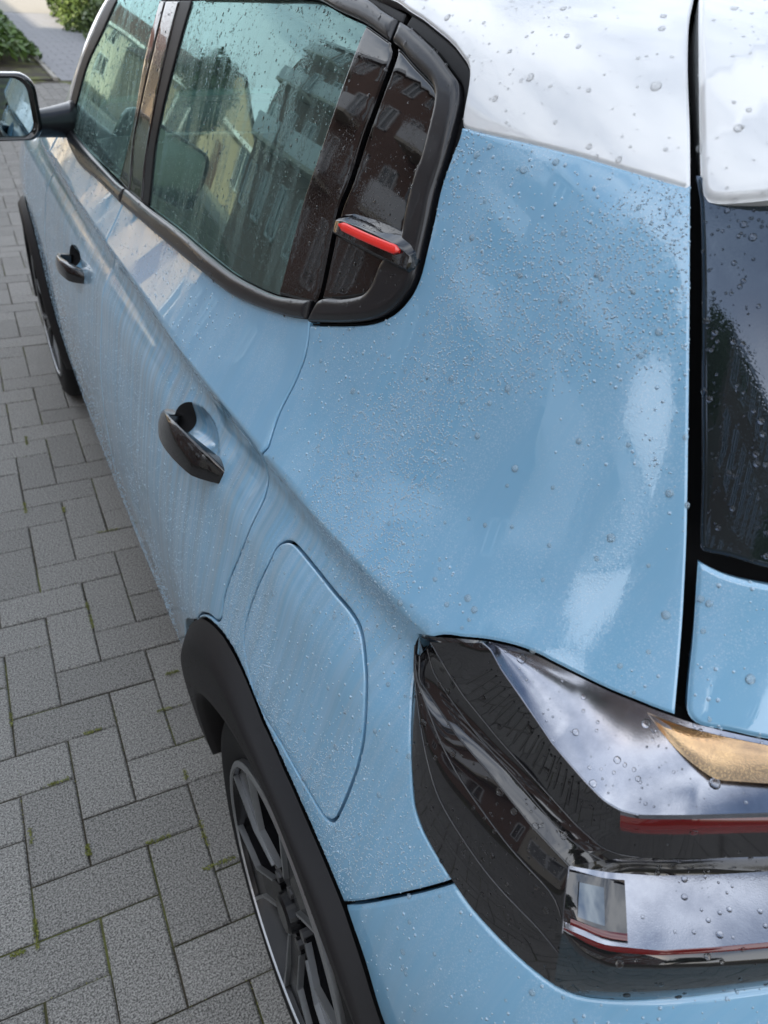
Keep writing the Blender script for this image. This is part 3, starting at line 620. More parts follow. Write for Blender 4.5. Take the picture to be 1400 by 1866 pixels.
def hz(x, y):
    z = np.linspace(.3, 1.62, 400); v = F(np.full(400, x), np.full(400, y), z) < 0
    return float(z[v].max()) if v.any() else None
def top_sheet(name, x0, x1, nx, y0, y1, ny, mat, dz=0., rain=None):
    X = np.linspace(x0, x1, nx); Y = np.linspace(y0, y1, ny); V = []; 
    XX, YY = np.meshgrid(X, Y); XX = XX.ravel(); YY = YY.ravel(); a = np.full(XX.shape, .2); b = np.full(XX.shape, 1.62)
    for _ in range(30):
        m = .5*(a+b); v = F(XX, YY, m) < 0; a = np.where(v, m, a); b = np.where(v, b, m)
    V = np.stack([XX, YY, .5*(a+b)+dz], 1)
    Fc = [(j*nx+i, j*nx+i+1, (j+1)*nx+i+1, (j+1)*nx+i) for j in range(ny-1) for i in range(nx-1)]
    nn = normal(V-[0, 0, dz])
    if rain: SURF.setdefault(rain, []).append((V, nn, np.array([t for f in Fc for t in ((f[0], f[1], f[2]), (f[0], f[2], f[3]))])))
    return mesh_obj(name, V, Fc, mat, CAR, normals=nn)
top_sheet('bonnet', -.778, .778, 50, 2.98, 4.0, 36, M['blue'], rain='bonnet')
top_sheet('windscreen', -.60, .60, 16, 2.22, 2.98, 20, M['side_glass'], -.004)
top_sheet('roof_skin', -.44, .44, 16, .62, 2.2, 18, M['white'], -.004)
SE = SC+.257
tail = [L['gapR'][9], L['gapR'][10], (.574, 1.012), (.578, 1.006), (.586, 1.003)]+L['lamp_top'][13:]+[(.70, .995), (.9, .99), (SE, .985), (SE, 1.104), (.8, 1.108), (.66, 1.109), (.614, 1.109), (.587, 1.110)]
panel('tailgate', tail, M['blue'], CAR, ds=.011, gap=.001, mirror=True, rain='tail', corner=42)
tgl = L['tg_glass'][:-1]+[(.614, 1.119), (.8, 1.118), (SE, 1.116), (SE, 1.42), (.8, 1.40), (.6, 1.375), (.505, 1.37)]
panel('rear_window', tgl, M['rear_glass'], CAR, ds=.014, gap=.0008, off=-.003, mirror=True, rain='rearglass', flange=.006)
def sp_off(q, d):
    s_, t_ = q[:, 0], q[:, 1]
    o = .004+.030*np.clip((1.56-t_)/.2, 0, 1)**1.5*np.clip((s_-.49)/.16, 0, 1)
    line = 1.430+(s_-.485)*.55
    o = o-.012*np.clip((line-t_)/.05, 0, 1)
    return o
spl = L['spoiler'][:-1]+[(.573, 1.348), (.8, 1.372), (SE, 1.40), (SE, 1.80), (.8, 1.84), (.48, 1.84), (.478, 1.70), (.474, 1.60)]
panel('rear_spoiler', spl, M['white'], CAR, ds=.012, gap=.0008, off=.004, er=.007, ed=.005, flange=.06, offs=sp_off, mirror=True, rain='spoiler', corner=42)
bump_l = rev(L['seam'])+L['lamp_left'][8:]+[(.75, .83), (SE, .83), (SE, .22), (.62, .22), (.48, .22)]+[tuple(p) for p in side_s([.30, .315, .345], [.30, .40, .47])]+rev(clad_o[10:])
bump_l = [p for p in bump_l]
panel('rear_bumper', bump_l, M['blue'], CAR, ds=.012, gap=.0016, rain='bumper', corner=42)
panel('tail_strip', [(.655, .990), (.9, .984), (SE, .978), (SE, .838), (.9, .838), (.665, .832)], M['gloss'], CAR, ds=.03, gap=.001, off=-.006, mirror=True, corner=42)
# dark inner shell that closes the gaps (windows and wheel arches left open)
win_hole = [(-1.42, 1.11), (-1.46, 1.15), (-1.38, 1.25), (-1.25, 1.35), (-1.1, 1.41), (-.8, 1.45), (-.4, 1.47), (-.10, 1.465), (-.09, 1.40), (-.09, 1.25), (-.10, 1.15), (-.25, 1.135), (-.6, 1.12), (-.9, 1.105)]
shell = [(-2.85, .24), (SE, .24), (SE, 1.90), (.48, 1.90), (-.4, 1.9), (-1.1, 1.9), (-1.64, 1.115), (-1.66, 1.06)]+[(YC-y, top_t(y)-.03) for y in (2.8, 3.0, 3.2, 3.4, 3.6)]+[(-2.82, .78)]
a1 = [tuple(p) for p in arc_pts(ARX, ARZ, .365, 0, 350, 30)]; a2 = [tuple(p) for p in arc_pts(FRY, ARZ, .365, 0, 350, 30)]
tg_hole = [(.60, 1.13), (SE, 1.13), (SE, 1.36), (.57, 1.33)]
panel('inner_shell', shell, M['void'], CAR, ds=.05, gap=0, off=-.044, holes=[win_hole], er=.01, ed=0, flange=.005)
# wheel arches
def ring(name, y0, a0, a1, r_in, r_out_fn, prof, n=70, parent=CAR):
    V = []; k = 10
    A = np.radians(np.linspace(a0, a1, n))
    Y_, Z_, O_ = [], [], []
    for a in A:
        ro = r_out_fn(math.degrees(a))
        for j in range(k):
            f = j/(k-1); r = ro+(r_in-ro)*f; Y_.append(y0+r*math.cos(a)); Z_.append(ARZ+r*math.sin(a)); O_.append(float(prof(f)[0]))
    stp = side_s(Y_, Z_); Q_ = P(stp[:, 0], stp[:, 1], arr(O_))
    for ia, a in enumerate(A):
        V += list(Q_[ia*k:(ia+1)*k])
        y, z = y0+r_in*math.cos(a), ARZ+r_in*math.sin(a)
        V.append((V[-1][0]+.012, y0+(r_in-.004)*math.cos(a), ARZ+(r_in-.004)*math.sin(a)))
        V.append((V[-1][0]+.08, y0+(r_in+.01)*math.cos(a), ARZ+(r_in+.01)*math.sin(a)))
    K = k+2
    Fc = [(i*K+j, (i+1)*K+j, (i+1)*K+j+1, i*K+j+1) for i in range(n-1) for j in range(K-1)]
    V = arr(V)
    SURF.setdefault('clad', []).append((V, np.tile([-1., 0, 0], (len(V), 1)), np.array([t for f in Fc for t in ((f[0], f[1], f[2]), (f[0], f[2], f[3]))])))
    return mesh_obj(name, V, Fc, M['clad'], parent, smooth=True)
# outer edge of the rear arch trim follows its seam with the body
cp = P(arr(clad_o)[:, 0], arr(clad_o)[:, 1]); ang = np.degrees(np.arctan2(cp[:, 2]-ARZ, cp[:, 1]-ARX)); rad = np.hypot(cp[:, 2]-ARZ, cp[:, 1]-ARX)
o_ = np.argsort(ang); ang, rad = ang[o_], rad[o_]
def rear_out(a): return float(np.interp(a, np.concatenate([[-12, 10], ang, [175, 195]]), np.concatenate([[.455, .465], rad, [.40, .40]])))-.001
def prof(f): 
    f = arr(f); return .002+.024*np.clip(f/.35, 0, 1)**.8-.003*np.clip((f-.35)/.65, 0, 1)
ring('wheel_arch_trim', ARX, -6, 186, .352, rear_out, lambda f: np.array([prof(f)]))
ring('wheel_arch_trim', FRY, -6, 186, .355, lambda a: .428, lambda f: np.array([prof(f)]))
def wheel_well(y0):
    m = MB(); n = 28; r = .372
    for i in range(n):
        a0 = math.radians(-8+196*i/n); a1 = math.radians(-8+196*(i+1)/n)
        p = [(y0+r*math.cos(a), ARZ+r*math.sin(a)) for a in (a0, a1)]
        m.poly([(-.855, *p[0]), (-.855, *p[1]), (-.55, *p[1]), (-.55, *p[0])])
        m.poly([(-.55, *p[0]), (-.55, *p[1]), (-.55, y0, ARZ)])
    return m.build('wheel_well', M['void'], CAR)
wheel_well(ARX); wheel_well(FRY)
um = MB(); um.box((-.80, .35, .19), (.80, 3.95, .23)); um.build('underbody', M['void'], CAR)

# ------------------------------------------------------------------ wheels
def lathe(prof_, n=64, m=0, mb=None, closed=False):
    """prof_: list of (x, r) ; axis along x"""
    mb = mb or MB(); k = len(mb.V); K = len(prof_)
    for i in range(n):
        a = 2*math.pi*i/n
        for (x, r) in prof_: mb.V.append((x, r*math.cos(a), r*math.sin(a)))
    for i in range(n):
        j = (i+1) % n
        for q in range(K-1): mb.F.append((k+i*K+q, k+i*K+q+1, k+j*K+q+1, k+j*K+q)); mb.M.append(m)
    return mb
RT_, RR = .318, .222
def make_wheel(xw, y0):
    w = empty('wheel', (xw, y0, ARZ), 0, CAR)
    lathe([(.19, .23), (.19, .30), (.175, .315), (.03, .318), (.012, .310), (.002, .295), (-.003, .270), (.004, .246), (.008, .2335), (.02, .228)], 96).build('tyre', M['tyre'], w, smooth=True)
    lathe([(.012, .234), (-.001, .2335), (-.004, .230), (-.004, .2245), (-.001, .2235)], 96).build('rim', M['alloy'], w, smooth=False)
    lathe([(-.001, .2235), (.012, .2185), (.03, .216), (.04, .205), (.17, .2)], 96).build('rim_barrel', M['alloy_black'], w, smooth=True)
    lathe([(.045, .212), (.075, .205), (.08, .0)], 48).build('brake_disc', M['disc'], w)
    lathe([(.085, .217), (.085, .0)], 48).build('rim_back', M['void'], w)
    # five broad black spokes, each with a machined Y-shaped face
    for k in range(5):
        th = math.radians(90+18+72*k)
        def pt(x, r, t): return (x, r*math.cos(th+t), r*math.sin(th+t))
        b = MB()
        out = [(.05, -.42), (.05, .42), (.13, .20), (.205, .30), (.219, .29), (.221, 0), (.219, -.29), (.205, -.30), (.13, -.20)]
        top = [pt(.006 if r > .1 else .016, r, t) for r, t in out]; bot = [pt(.040, r*.99, t*.96) for r, t in out]
        b.poly(top)
        n = len(out)
        for i in range(n): j = (i+1) % n; b.poly([top[i], bot[i], bot[j], top[j]])
        b.build('spoke', M['alloy_black'], w)
        f = MB()
        for sg in (-1, 1):
            for face in ([(.070, sg*.36), (.128, sg*.205), (.2215, sg*.315), (.2215, sg*.288), (.128, sg*.172), (.070, sg*.30)],):
                tp = [pt(-.0012 if r > .1 else .010, r, t) for r, t in face]; bt = [pt(.008 if r > .1 else .02, r, t) for r, t in face]
                f.poly(tp if sg > 0 else list(reversed(tp)))
                for i in range(len(face)): j = (i+1) % len(face); f.poly([tp[i], bt[i], bt[j], tp[j]])
        f.build('spoke_face', M['alloy'], w)
    lathe([(.0, .0), (.0, .026), (.004, .030), (.03, .034)], 32).build('hub_cap', M['alloy_black'], w)
    for k in range(5):
        a = math.radians(90+72*k); MB().tube((.012, .052*math.cos(a), .052*math.sin(a)), (.03, .052*math.cos(a), .052*math.sin(a)), .010, n=8).build('wheel_bolt', M['disc'], w)
    return w
make_wheel(-.872, ARX); make_wheel(-.850, FRY)
# ------------------------------------------------------------------ side window surround
bl, bu = L['belt_low'], L['belt_up']
def cut(poly, s0, s1):
    p = arr(poly); return [tuple(q) for q in p if min(s0, s1) <= q[0] <= max(s0, s1)]
def strip(name, low, up, mat, off=.003, crown=(.008, .005), ds=.0042, rain='satin', gap=.0008):
    panel(name, low+rev(up), mat, CAR, ds=ds, gap=gap, off=off, er=.0025, ed=.0015, flange=.010, crown=crown, rain=rain, corner=50)
strip('window_trim', [(-1.60, 1.090)]+cut(bl, -1.57, -.86)+[(-.829, 1.076)], [(-1.60, 1.104)]+cut(bu, -1.6, -.86)+[(-.829, 1.104)], M['satin'], ds=.006)
strip('window_trim', [(-.822, 1.076)]+cut(bl, -.80, -.02)+[(-.0065, 1.139)], [(-.822, 1.105)]+cut(bu, -.80, -.02)+[(-.0095, 1.162)], M['satin'])
strip('window_trim', L['q_out'], L['q_in'], M['satin'], crown=(.009, .005))
strip('window_trim', [(-.62, 1.448)]+[(-.35, 1.466)]+L['topframe_in'], [(-.62, 1.470), (-.35, 1.488)]+[(-.2, 1.490)]+L['topframe_out'], M['satin'], crown=(.012, .004))
# rubber seal between trim and white pillar
panel('window_seal', L['q_out']+[(-.024, 1.482)]+rev(L['rub_out'])[1:], M['rubber'], CAR, ds=.008, gap=.0, off=-.004, er=.002, ed=.001, flange=.01, rain='satin', corner=60)
panel('window_seal', [(-.62, 1.471), (-.35, 1.489), (-.2, 1.491)]+L['topframe_out']+[(-.036, 1.492), (-.12, 1.500), (-.3, 1.502), (-.62, 1.497)], M['rubber'], CAR, ds=.010, gap=.0, off=-.004, er=.002, ed=.001, flange=.01, corner=60)
gd = L['gap_dlo']
qg = [(gd[0][0]+.003, 1.458)]+[(a+.003, b) for a, b in gd[1:]]+[(.004, 1.168)]+L['q_in'][:-1]
panel('quarter_glass', qg, M['gloss'], CAR, ds=.010, gap=.0012, off=-.001, er=.003, ed=.0015, flange=.012, rain='gloss', corner=50)
dt = [(gd[0][0]-.003, 1.455)]+[(a-.003, b) for a, b in gd[1:]]+[(-.004, 1.160)]
rg = rev(L['rglass_R'])       # bottom -> top
panel('pillar_trim', dt+[(-.046, 1.151), (-.09, 1.142)]+rg[1:]+[L['topframe_in'][2], L['topframe_in'][3]], M['gloss'], CAR, ds=.010, gap=.0008, off=.0005, er=.003, ed=.0015, flange=.012, rain='gloss', corner=50)
rglass = L['rglass_L']+cut(bu, -.66, -.1)+rg+[L['topframe_in'][1], L['topframe_in'][0], (-.4, 1.464), (-.60, 1.449)]
panel('door_window', rglass, M['side_glass'], CAR, ds=.018, gap=.0, off=-.004, er=.003, ed=0, flange=.003, rain='glass', corner=50)
fgl = rev(L['fglass_L'])
fglass = fgl+[(-1.10, 1.43), (-.95, 1.445)]+L['fglass_R']+rev(cut(bu, -1.38, -.92))
panel('door_window', fglass, M['side_glass'], CAR, ds=.022, gap=.0, off=-.004, er=.003, ed=0, flange=.003, rain='glassfar', corner=50)
panel('pillar_trim', L['fglass_R']+rev(L['bpill_gap']), M['gloss'], CAR, ds=.012, gap=.0006, off=.001, er=.004, ed=.003, rain='gloss', corner=50)
panel('pillar_trim', [(a+.004, b) for a, b in L['bpill_gap']]+rev(L['rpill_mid']), M['gloss'], CAR, ds=.012, gap=.0006, off=.001, er=.004, ed=.003, rain='gloss', corner=50)
panel('window_seal', L['rpill_mid']+rev(L['rglass_L']), M['rubber'], CAR, ds=.012, gap=.0, off=-.001, er=.003, ed=.001, corner=50)
panel('window_seal', [tuple(p) for p in rev(L['apill_out'])]+L['fglass_L']+[(-1.40, 1.09)], M['rubber'], CAR, ds=.012, gap=.0, off=-.001, er=.003, ed=.001, corner=50)
# bright accent clip: a gloss bar standing proud of the quarter glass with a red insert
def pskin(st, o): st = arr(st).reshape(-1, 2); return P(st[:, 0], st[:, 1], np.full(len(st), o) if np.isscalar(o) else arr(o))
def grid_mesh(name, rows, mat, parent, close=False, flip=False, normals=None, smooth=True, kind=None):
    R_ = len(rows); K = len(rows[0]); V = [tuple(q) for r in rows for q in r]
    Fc = []
    for i in range(R_-1):
        for j in range(K-1 if not close else K):
            a, b, c, d = i*K+j, i*K+(j+1) % K, (i+1)*K+(j+1) % K, (i+1)*K+j
            Fc.append((a, b, c, d) if not flip else (a, d, c, b))
    return V, Fc
clip_st = [(.0, 1.2535), (.012, 1.2555), (.034, 1.2575), (.08, 1.2590), (.12, 1.2590), (.16, 1.2580), (.185, 1.2560), (.196, 1.2540), (.2, 1.253)]
rows = []
for k, (s_, t_) in enumerate(clip_st):
    f = k/(len(clip_st)-1); e = math.sin(math.pi*min(1, max(0, f)))**.35
    hgt = .0115*max(e, .25); pr = .0185*max(e, .3)
    prof_c = [(-.0005, hgt*1.95), (.003, hgt*1.9), (pr*.88, hgt*.98), (pr, hgt*.80), (pr, hgt*.1), (pr, -hgt*.75), (pr*.85, -hgt*.98), (.005, -hgt*1.3), (-.0005, -hgt*1.35)]
    rows.append([tuple(pskin((s_, t_+dt), o)[0]) for o, dt in prof_c])
V, Fc = grid_mesh('clip', rows, None, None)
k = len(V); Fc += [tuple(range(8, -1, -1)), tuple(range(len(V)-9, len(V)))]
clip = mesh_obj('accent_clip', V, Fc, M['gloss'], CAR, smooth=False)
clip.data.polygons.foreach_set('use_smooth', [True]*len(clip.data.polygons))
bv = clip.modifiers.new('bevel', 'BEVEL'); bv.width = .0018; bv.segments = 3; bv.limit_method = 'ANGLE'; bv.angle_limit = math.radians(28)
wn = clip.modifiers.new('wn', 'WEIGHTED_NORMAL')
rr = []
for f in np.linspace(0, 1, 15):
    s_ = .0355+f*.148; t_ = 1.2612-.0004*math.cos(math.pi*f); hh = .0048*(1-abs(2*f-1)**24)**.5 if 0 < f < 1 else .0012
    rr.append([tuple(pskin((s_, t_+q*hh), o)[0]) for q, o in ((-1.05, .0175), (-1, .0192), (-.7, .0200), (.7, .0200), (1, .0192), (1.05, .0175))])
V, Fc = grid_mesh('red', rr, None, None)
red = mesh_obj('red_insert', V, Fc+[tuple(range(6)), tuple(range(len(V)-1, len(V)-7, -1))], M['red'], clip, smooth=True)

# ------------------------------------------------------------------ door handles
def handle(cs, ct, ln):
    h = empty('door_handle', (0, 0, 0), 0, CAR)
    rows = []
    n = 22
    for i in range(n):
        u = i/(n-1); s_ = cs-ln/2+ln*u
        t_ = ct-.012+.006*math.sin(math.pi*u)+(s_-cs)*.06
        o_out = .004+.040*math.sin(math.pi*min(1, u*.92+.03))**.62
        half = .0185*(1-.4*(1-u)**3); th = .011+.055*max(0, u-.42)**1.25
        if u > .82: k_ = (u-.82)/.18; o_out = o_out*(1-.95*k_*k_)+.001; half *= 1-.45*k_*k_; th = max(th, .02)
        
        o_in = max(-.012, o_out-th); 
        if u < .2: o_in = min(o_in, -.022*(1-u/.2)+.002)
        if i == 0: o_out, o_in = .003, -.012
        if i == n-1: o_out, o_in = .0005, -.012
        sect = [(o_in, half*.85), (o_out-.003, half*1.0), (o_out, half*.72), (o_out+.0008, 0), (o_out-.002, -half*.85), (o_in+.002, -half), (o_in, -half*.5), (o_in, half*.4)]
        rows.append([tuple(pskin((s_, t_+d), o)[0]) for o, d in sect])
    V, Fc = grid_mesh('g', rows, None, None, close=True)
    Fc += [tuple(range(7, -1, -1)), tuple(range(len(V)-8, len(V)))]
    g = mesh_obj('grip', V, Fc, M['gloss'], h, smooth=True)
    b = g.modifiers.new('bevel', 'BEVEL'); b.width = .0015; b.segments = 2; b.limit_method = 'ANGLE'; b.angle_limit = math.radians(35)
    g.modifiers.new('wn', 'WEIGHTED_NORMAL')
    # dark socket lining the front end of the scoop
    c_, d_, a_, b_ = [hc for hc in HCUP if abs(hc[0]-cs) < .03][0]
    rows = []
    for i in range(11):
        u = -.995+.43*i/10; w_ = math.sqrt(max(0, 1-u*u))
        qs = np.array([(c_+a_*u, d_+b_*w_*v*.995+a_*u*.06) for v in np.linspace(-1, 1, 11)])
        rows.append([tuple(x) for x in P(qs[:, 0], qs[:, 1], cups(qs, None)+.0014)])
    V, Fc = grid_mesh('s', rows, None, None)
    mesh_obj('socket', V, Fc, M['void'], h, smooth=True)
    return h
handle(-.195, .902, .225); handle(-1.155, .868, .215)

# ------------------------------------------------------------------ tail lamp: stepped blades
LM = {k: arr(v) for k, v in LAMP.items()}
def ext(p, d=.12):
    v = p[-1]-p[-2]; v = v/np.linalg.norm(v); return np.vstack([p, p[-1]+v*d])
def rs(p, n):
    p = arr(p); L_ = np.concatenate([[0], np.cumsum(np.linalg.norm(np.diff(p, axis=0), axis=1))]); u = np.linspace(0, L_[-1], n)
    q = np.stack([np.interp(u, L_, p[:, k]) for k in range(3)], 1)
    for _ in range(1): q[1:-1] = .25*q[:-2]+.5*q[1:-1]+.25*q[2:]
    return q
lampE = empty('tail_lamp', (0, 0, 0), 0, CAR)
def loft(name, A, B, mat, rows=7, n=60, bulge=0., kind=None, rain=True, label=None):
    A = rs(A, n); B = rs(B, n); nm = normal(A); G = []
    for i in range(rows):
        f = i/(rows-1); G.append(A*(1-f)+B*f+nm*bulge*4*f*(1-f))
    V, Fc = grid_mesh(name, G, None, None)
    V = arr(V); fn = np.cross(V[Fc[len(Fc)//2][1]]-V[Fc[len(Fc)//2][0]], V[Fc[len(Fc)//2][3]]-V[Fc[len(Fc)//2][0]])
    if np.dot(fn, nm[n//2]) < 0: Fc = [tuple(reversed(f)) for f in Fc]
    o = mesh_obj(name, V, Fc, mat, lampE, smooth=True)
    if label: o['label'] = label
    if rain:
        tr = np.array([t for f in Fc for t in ((f[0], f[1], f[2]), (f[0], f[2], f[3]))])
        fnn = np.cross(V[tr[:, 1]]-V[tr[:, 0]], V[tr[:, 2]]-V[tr[:, 0]]); vn = np.zeros_like(V)
        for c in range(3): np.add.at(vn, tr[:, c], fnn)
        vn /= np.linalg.norm(vn, axis=1)[:, None]+1e-12
        SURF.setdefault('lamp', []).append((V, vn, tr))
    return o
top, Bl, Al, Cl, left, low = LM['top'], LM['B'], LM['A'], LM['C'], LM['left'], LM['low']
top_a, top_b = top[:4], ext(top[3:])
Bx = ext(Bl)
kB = 9
loft('reflector_shelf', top_b, np.vstack([Bl[0], Bx[1:]]), M['lamp_silver'], 12, 90, -.006, label='bright upper shelf of the lamp')
loft('lens_panel', np.vstack([Bl[0], Bl[1:9]]), np.vstack([Al[0], Al[1:9]]), M['lamp_black'], 6, 50, -.001)
loft('lens_panel', top[:4], np.vstack([Al[0], .5*(Al[0]+Bl[0]), Bl[0]]), M['lamp_black'], 3, 20, .0, rain=False)
# rear edge of upper blade: red bar and the dark strip below it
Br, Ar = ext(Bl[7:]), ext(Al[7:])
up1 = rs(Br, 40)*.90+rs(Ar, 40)*.10; up2 = rs(Br, 40)*.56+rs(Ar, 40)*.44
loft('red_bar', up1, up2, M['lamp_red'], 4, 40, .0015)
loft('lens_strip', up2, rs(Ar, 40), M['lamp_grey'], 3, 40, 0)
loft('lens_strip', rs(Br, 40), up1, M['lamp_silver'], 2, 40, 0)
loft('side_facet', np.vstack([Al[:9]]), Cl[:6], M['lamp_grey'], 8, 50, -.003)
loft('side_facet', np.vstack([top[0], .6*Cl[0]+.4*Al[0], Al[0]]), np.vstack([top[0], .5*Cl[0]+.5*top[0], Cl[0]]), M['lamp_black'], 3, 6, 0, rain=False)
loft('side_facet', Cl, left[:14], M['lamp_grey'], 10, 60, .006)
def bead_line(name, Pn, rad, mat, n=60, off=.0004):
    Pn = rs(Pn, n); nm = normal(Pn); Tn = np.gradient(Pn, axis=0); Tn /= np.linalg.norm(Tn, axis=1)[:, None]; Bn = np.cross(Tn, nm); rows = []
    for i in range(n): rows.append([tuple(Pn[i]+nm[i]*(off+rad*math.sin(a))+Bn[i]*rad*math.cos(a)) for a in np.linspace(0, 2*math.pi, 9)[:-1]])
    V, Fc = grid_mesh(name, rows, None, None, close=True); return mesh_obj(name, V, Fc, mat, lampE, smooth=True)
bead_line('lens_edge', Al[:9], .0007, M['lamp_grey']); bead_line('lens_edge', Cl[:6], .0009, M['lamp_grey'])
bead_line('lens_edge', np.vstack([Bl[0], Bl[1:9]]), .0009, M['lamp_silver']); bead_line('lens_edge', Cl[5:], .0009, M['lamp_silver'], 12)
ra, rb = rs(np.vstack([Bl[0], Bl[1:9]]), 60), rs(np.vstack([Al[0], Al[1:9]]), 60)
for i in range(9, 44, 2):
    a_, b_ = ra[i]*.82+rb[i]*.18, ra[min(59, i+2)]*.2+rb[min(59, i+2)]*.8
    seg = np.array([a_*(1-f)+b_*f for f in (0, .33, .66, 1.)]); bead_line('lens_rib', seg, .0009, M['lamp_grey'], 4, -.0004)
cc_, ll_ = rs(Cl[:6], 30), rs(left[:14], 30)
for f in (.28, .62):
    bead_line('lens_edge', rs(Cl, 40)*(1-f)+rs(left[:14], 40)*f+normal(rs(Cl, 40))*.024*f*(1-f), .0007, M['lamp_grey'], 40)
bead_line('lens_edge', rs(Al[:9], 40)*.5+rs(Cl[:6], 40)*.5-normal(rs(Cl[:6], 40))*.003, .0006, M['lamp_black'], 40)
lowx, lx = ext(low), ext(left[9:])
s2i, s2l = ext(LM['s2in']), ext(LM['s2lip'])
under = ext(Al[7:])
loft('recess', rs(under, 40), rs(s2i, 40)+normal(rs(s2i, 40))*0, M['lamp_black'], 5, 40, -.012)
loft('reflector_blade', s2i, s2l, M['lamp_silver'], 8, 50, -.002, label='clear lower blade of the lamp')
A0, B0 = rs(s2i, 50), rs(s2l, 50)
kn = 10; a_ = A0[:kn]*.93+B0[:kn]*.07; b_ = A0[:kn]*.12+B0[:kn]*.88
nn_ = normal(a_)
loft('lens_insert', (a_+nn_*.003), (b_+nn_*.003), M['lamp_black'], 4, 12, .001, rain=False)
loft('clear_insert', (a_*.85+b_*.15)[2:7]+nn_[2:7]*.0045, (a_*.2+b_*.8)[2:7]+nn_[2:7]*.0045, M['chip'], 3, 6, .001, rain=False)
loft('red_insert', (a_*.12+b_*.88)[1:]+nn_[1:]*.0045, b_[1:]+nn_[1:]*.0045, M['lamp_red'], 3, 8, .001, rain=False)
loft('red_line', s2l, rs(s2l, 50)*.72+rs(lowx, 50)*.28, M['lamp_red'], 3, 50, .0005)
loft('lens_band', rs(s2l, 50)*.72+rs(lowx, 50)*.28, lowx, M['lamp_black'], 4, 50, .001)
loft('lens_band', lowx, rs(left[10:], 50)*0+rs(ext(left[11:]), 50), M['lamp_band'], 6, 50, .003)
kx = lambda A_, a, b: A_[int(len(A_)*a):int(len(A_)*b)]
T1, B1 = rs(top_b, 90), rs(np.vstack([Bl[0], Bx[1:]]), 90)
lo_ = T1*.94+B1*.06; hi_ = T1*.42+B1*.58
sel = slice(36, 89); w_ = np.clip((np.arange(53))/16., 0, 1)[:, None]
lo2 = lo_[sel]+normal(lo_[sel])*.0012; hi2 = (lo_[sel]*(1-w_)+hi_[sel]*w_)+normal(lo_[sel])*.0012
loft('amber_reflection_on_reflector', lo2, hi2, M['amber'], 8, 40, -.004, rain=False)  # golden reflection painted as a patch over the upper shelf
# dark seat behind the lamp
seatp = [(a, b) for a, b in L['lamp_top']]+[(.72, .99), (.72, .82)]+rev(L['lamp_left'][1:])
panel('lamp_seat', seatp, M['void'], lampE, ds=.02, gap=-.004, off=-.030, er=.003, ed=0, flange=.02, corner=50)

# ------------------------------------------------------------------ door mirror
mir = empty('wing_mirror', (0, 0, 0), 0, CAR)
mc = arr((-.975, 2.36, 1.162)); hw, hhh = .118, .062
def rrect(w, h, r, n=7):
    out = []
    for cx_, cz_, a0 in ((w-r, h-r, 0), (-w+r, h-r, 90), (-w+r, -h+r, 180), (w-r, -h+r, 270)):
        for i in range(n): a = math.radians(a0+90*i/(n-1)); out.append((cx_+r*math.cos(a), cz_+r*math.sin(a)))
    return out
rows = []
for yo, sc, sh_ in ((.0, 1.0, 0), (-.006, 1.05, 0), (-.008, 1.10, 0), (.004, 1.16, 0), (.03, 1.16, .002), (.07, 1.05, .006), (.10, .85, .01), (.115, .5, .012), (.12, .01, .012)):
    rows.append([(mc[0]+x*sc+sh_, mc[1]+yo, mc[2]+z*sc) for x, z in rrect(hw, hhh, .032)])
V, Fc = grid_mesh('h', rows, None, None, close=True)
mesh_obj('mirror_housing', V, Fc, M['gloss'], mir, smooth=True)
SURF['mirror'] = []
V = [(mc[0]+x*1.0, mc[1]+.004+.02*x*0, mc[2]+z*1.0) for x, z in rrect(hw, hhh, .032)]
mg = mesh_obj('mirror_glass', V, [tuple(range(len(V)))], M['mirror'], mir)
am = MB(); 
rows = []
for u in np.linspace(0, 1, 8):
    c = (1-u)*arr((-.885, 2.40, 1.118))+u*arr((-.745, 2.47, 1.118)); hz_ = .030+.014*u*u; hy = .028+.03*u
    rows.append([tuple(c+arr((0, hy*math.cos(a), hz_*math.copysign(abs(math.sin(a))**.7, math.sin(a))))) for a in np.linspace(0, 2*math.pi, 17)[:-1]])
V, Fc = grid_mesh('a', rows, None, None, close=True)
mesh_obj('mirror_arm', V, Fc+[tuple(range(15, -1, -1)), tuple(range(len(V)-16, len(V)))], M['satin'], mir, smooth=True)

# ------------------------------------------------------------------ cabin
def soft_box(name, a, b, mat, parent, bev=.03, rot=None, piv=None):
    m = MB().box(a, b); o = m.build(name, mat, parent, smooth=True)
    bvm = o.modifiers.new('bevel', 'BEVEL'); bvm.width = bev; bvm.segments = 3
    return o
def seat(x, y, wide=.46):
    s_ = empty('seat', (x, y, 0), 0, CAR)
    soft_box('cushion', (-wide/2, -.1, .42), (wide/2, .42, .60), M['fabric'], s_, .05)
    b = soft_box('backrest', (-wide/2, -.07, 0), (wide/2, .07, .58), M['fabric'], s_, .05); b.location = (0, -.08, .52); b.rotation_euler = (math.radians(14), 0, 0)
    h = soft_box('headrest', (-.12, -.045, 0), (.12, .045, .17), M['fabric'], s_, .04); h.location = (0, -.235, 1.14); h.rotation_euler = (math.radians(10), 0, 0)
seat(-.36, 1.95); seat(.36, 1.95)
seat(-.34, 1.12, .60); seat(.34, 1.12, .60)
soft_box('dashboard', (-.66, 2.45, .70), (.66, 2.85, 1.02), M['trim_grey'], CAR, .06)
MB().box((-.68, .7, .30), (.68, 2.6, .34)).build('cabin_floor', M['void'], CAR)
MB().box((-.60, .42, .40), (.60, .78, 1.02)).build('boot_trim', M['trim_grey'], CAR)
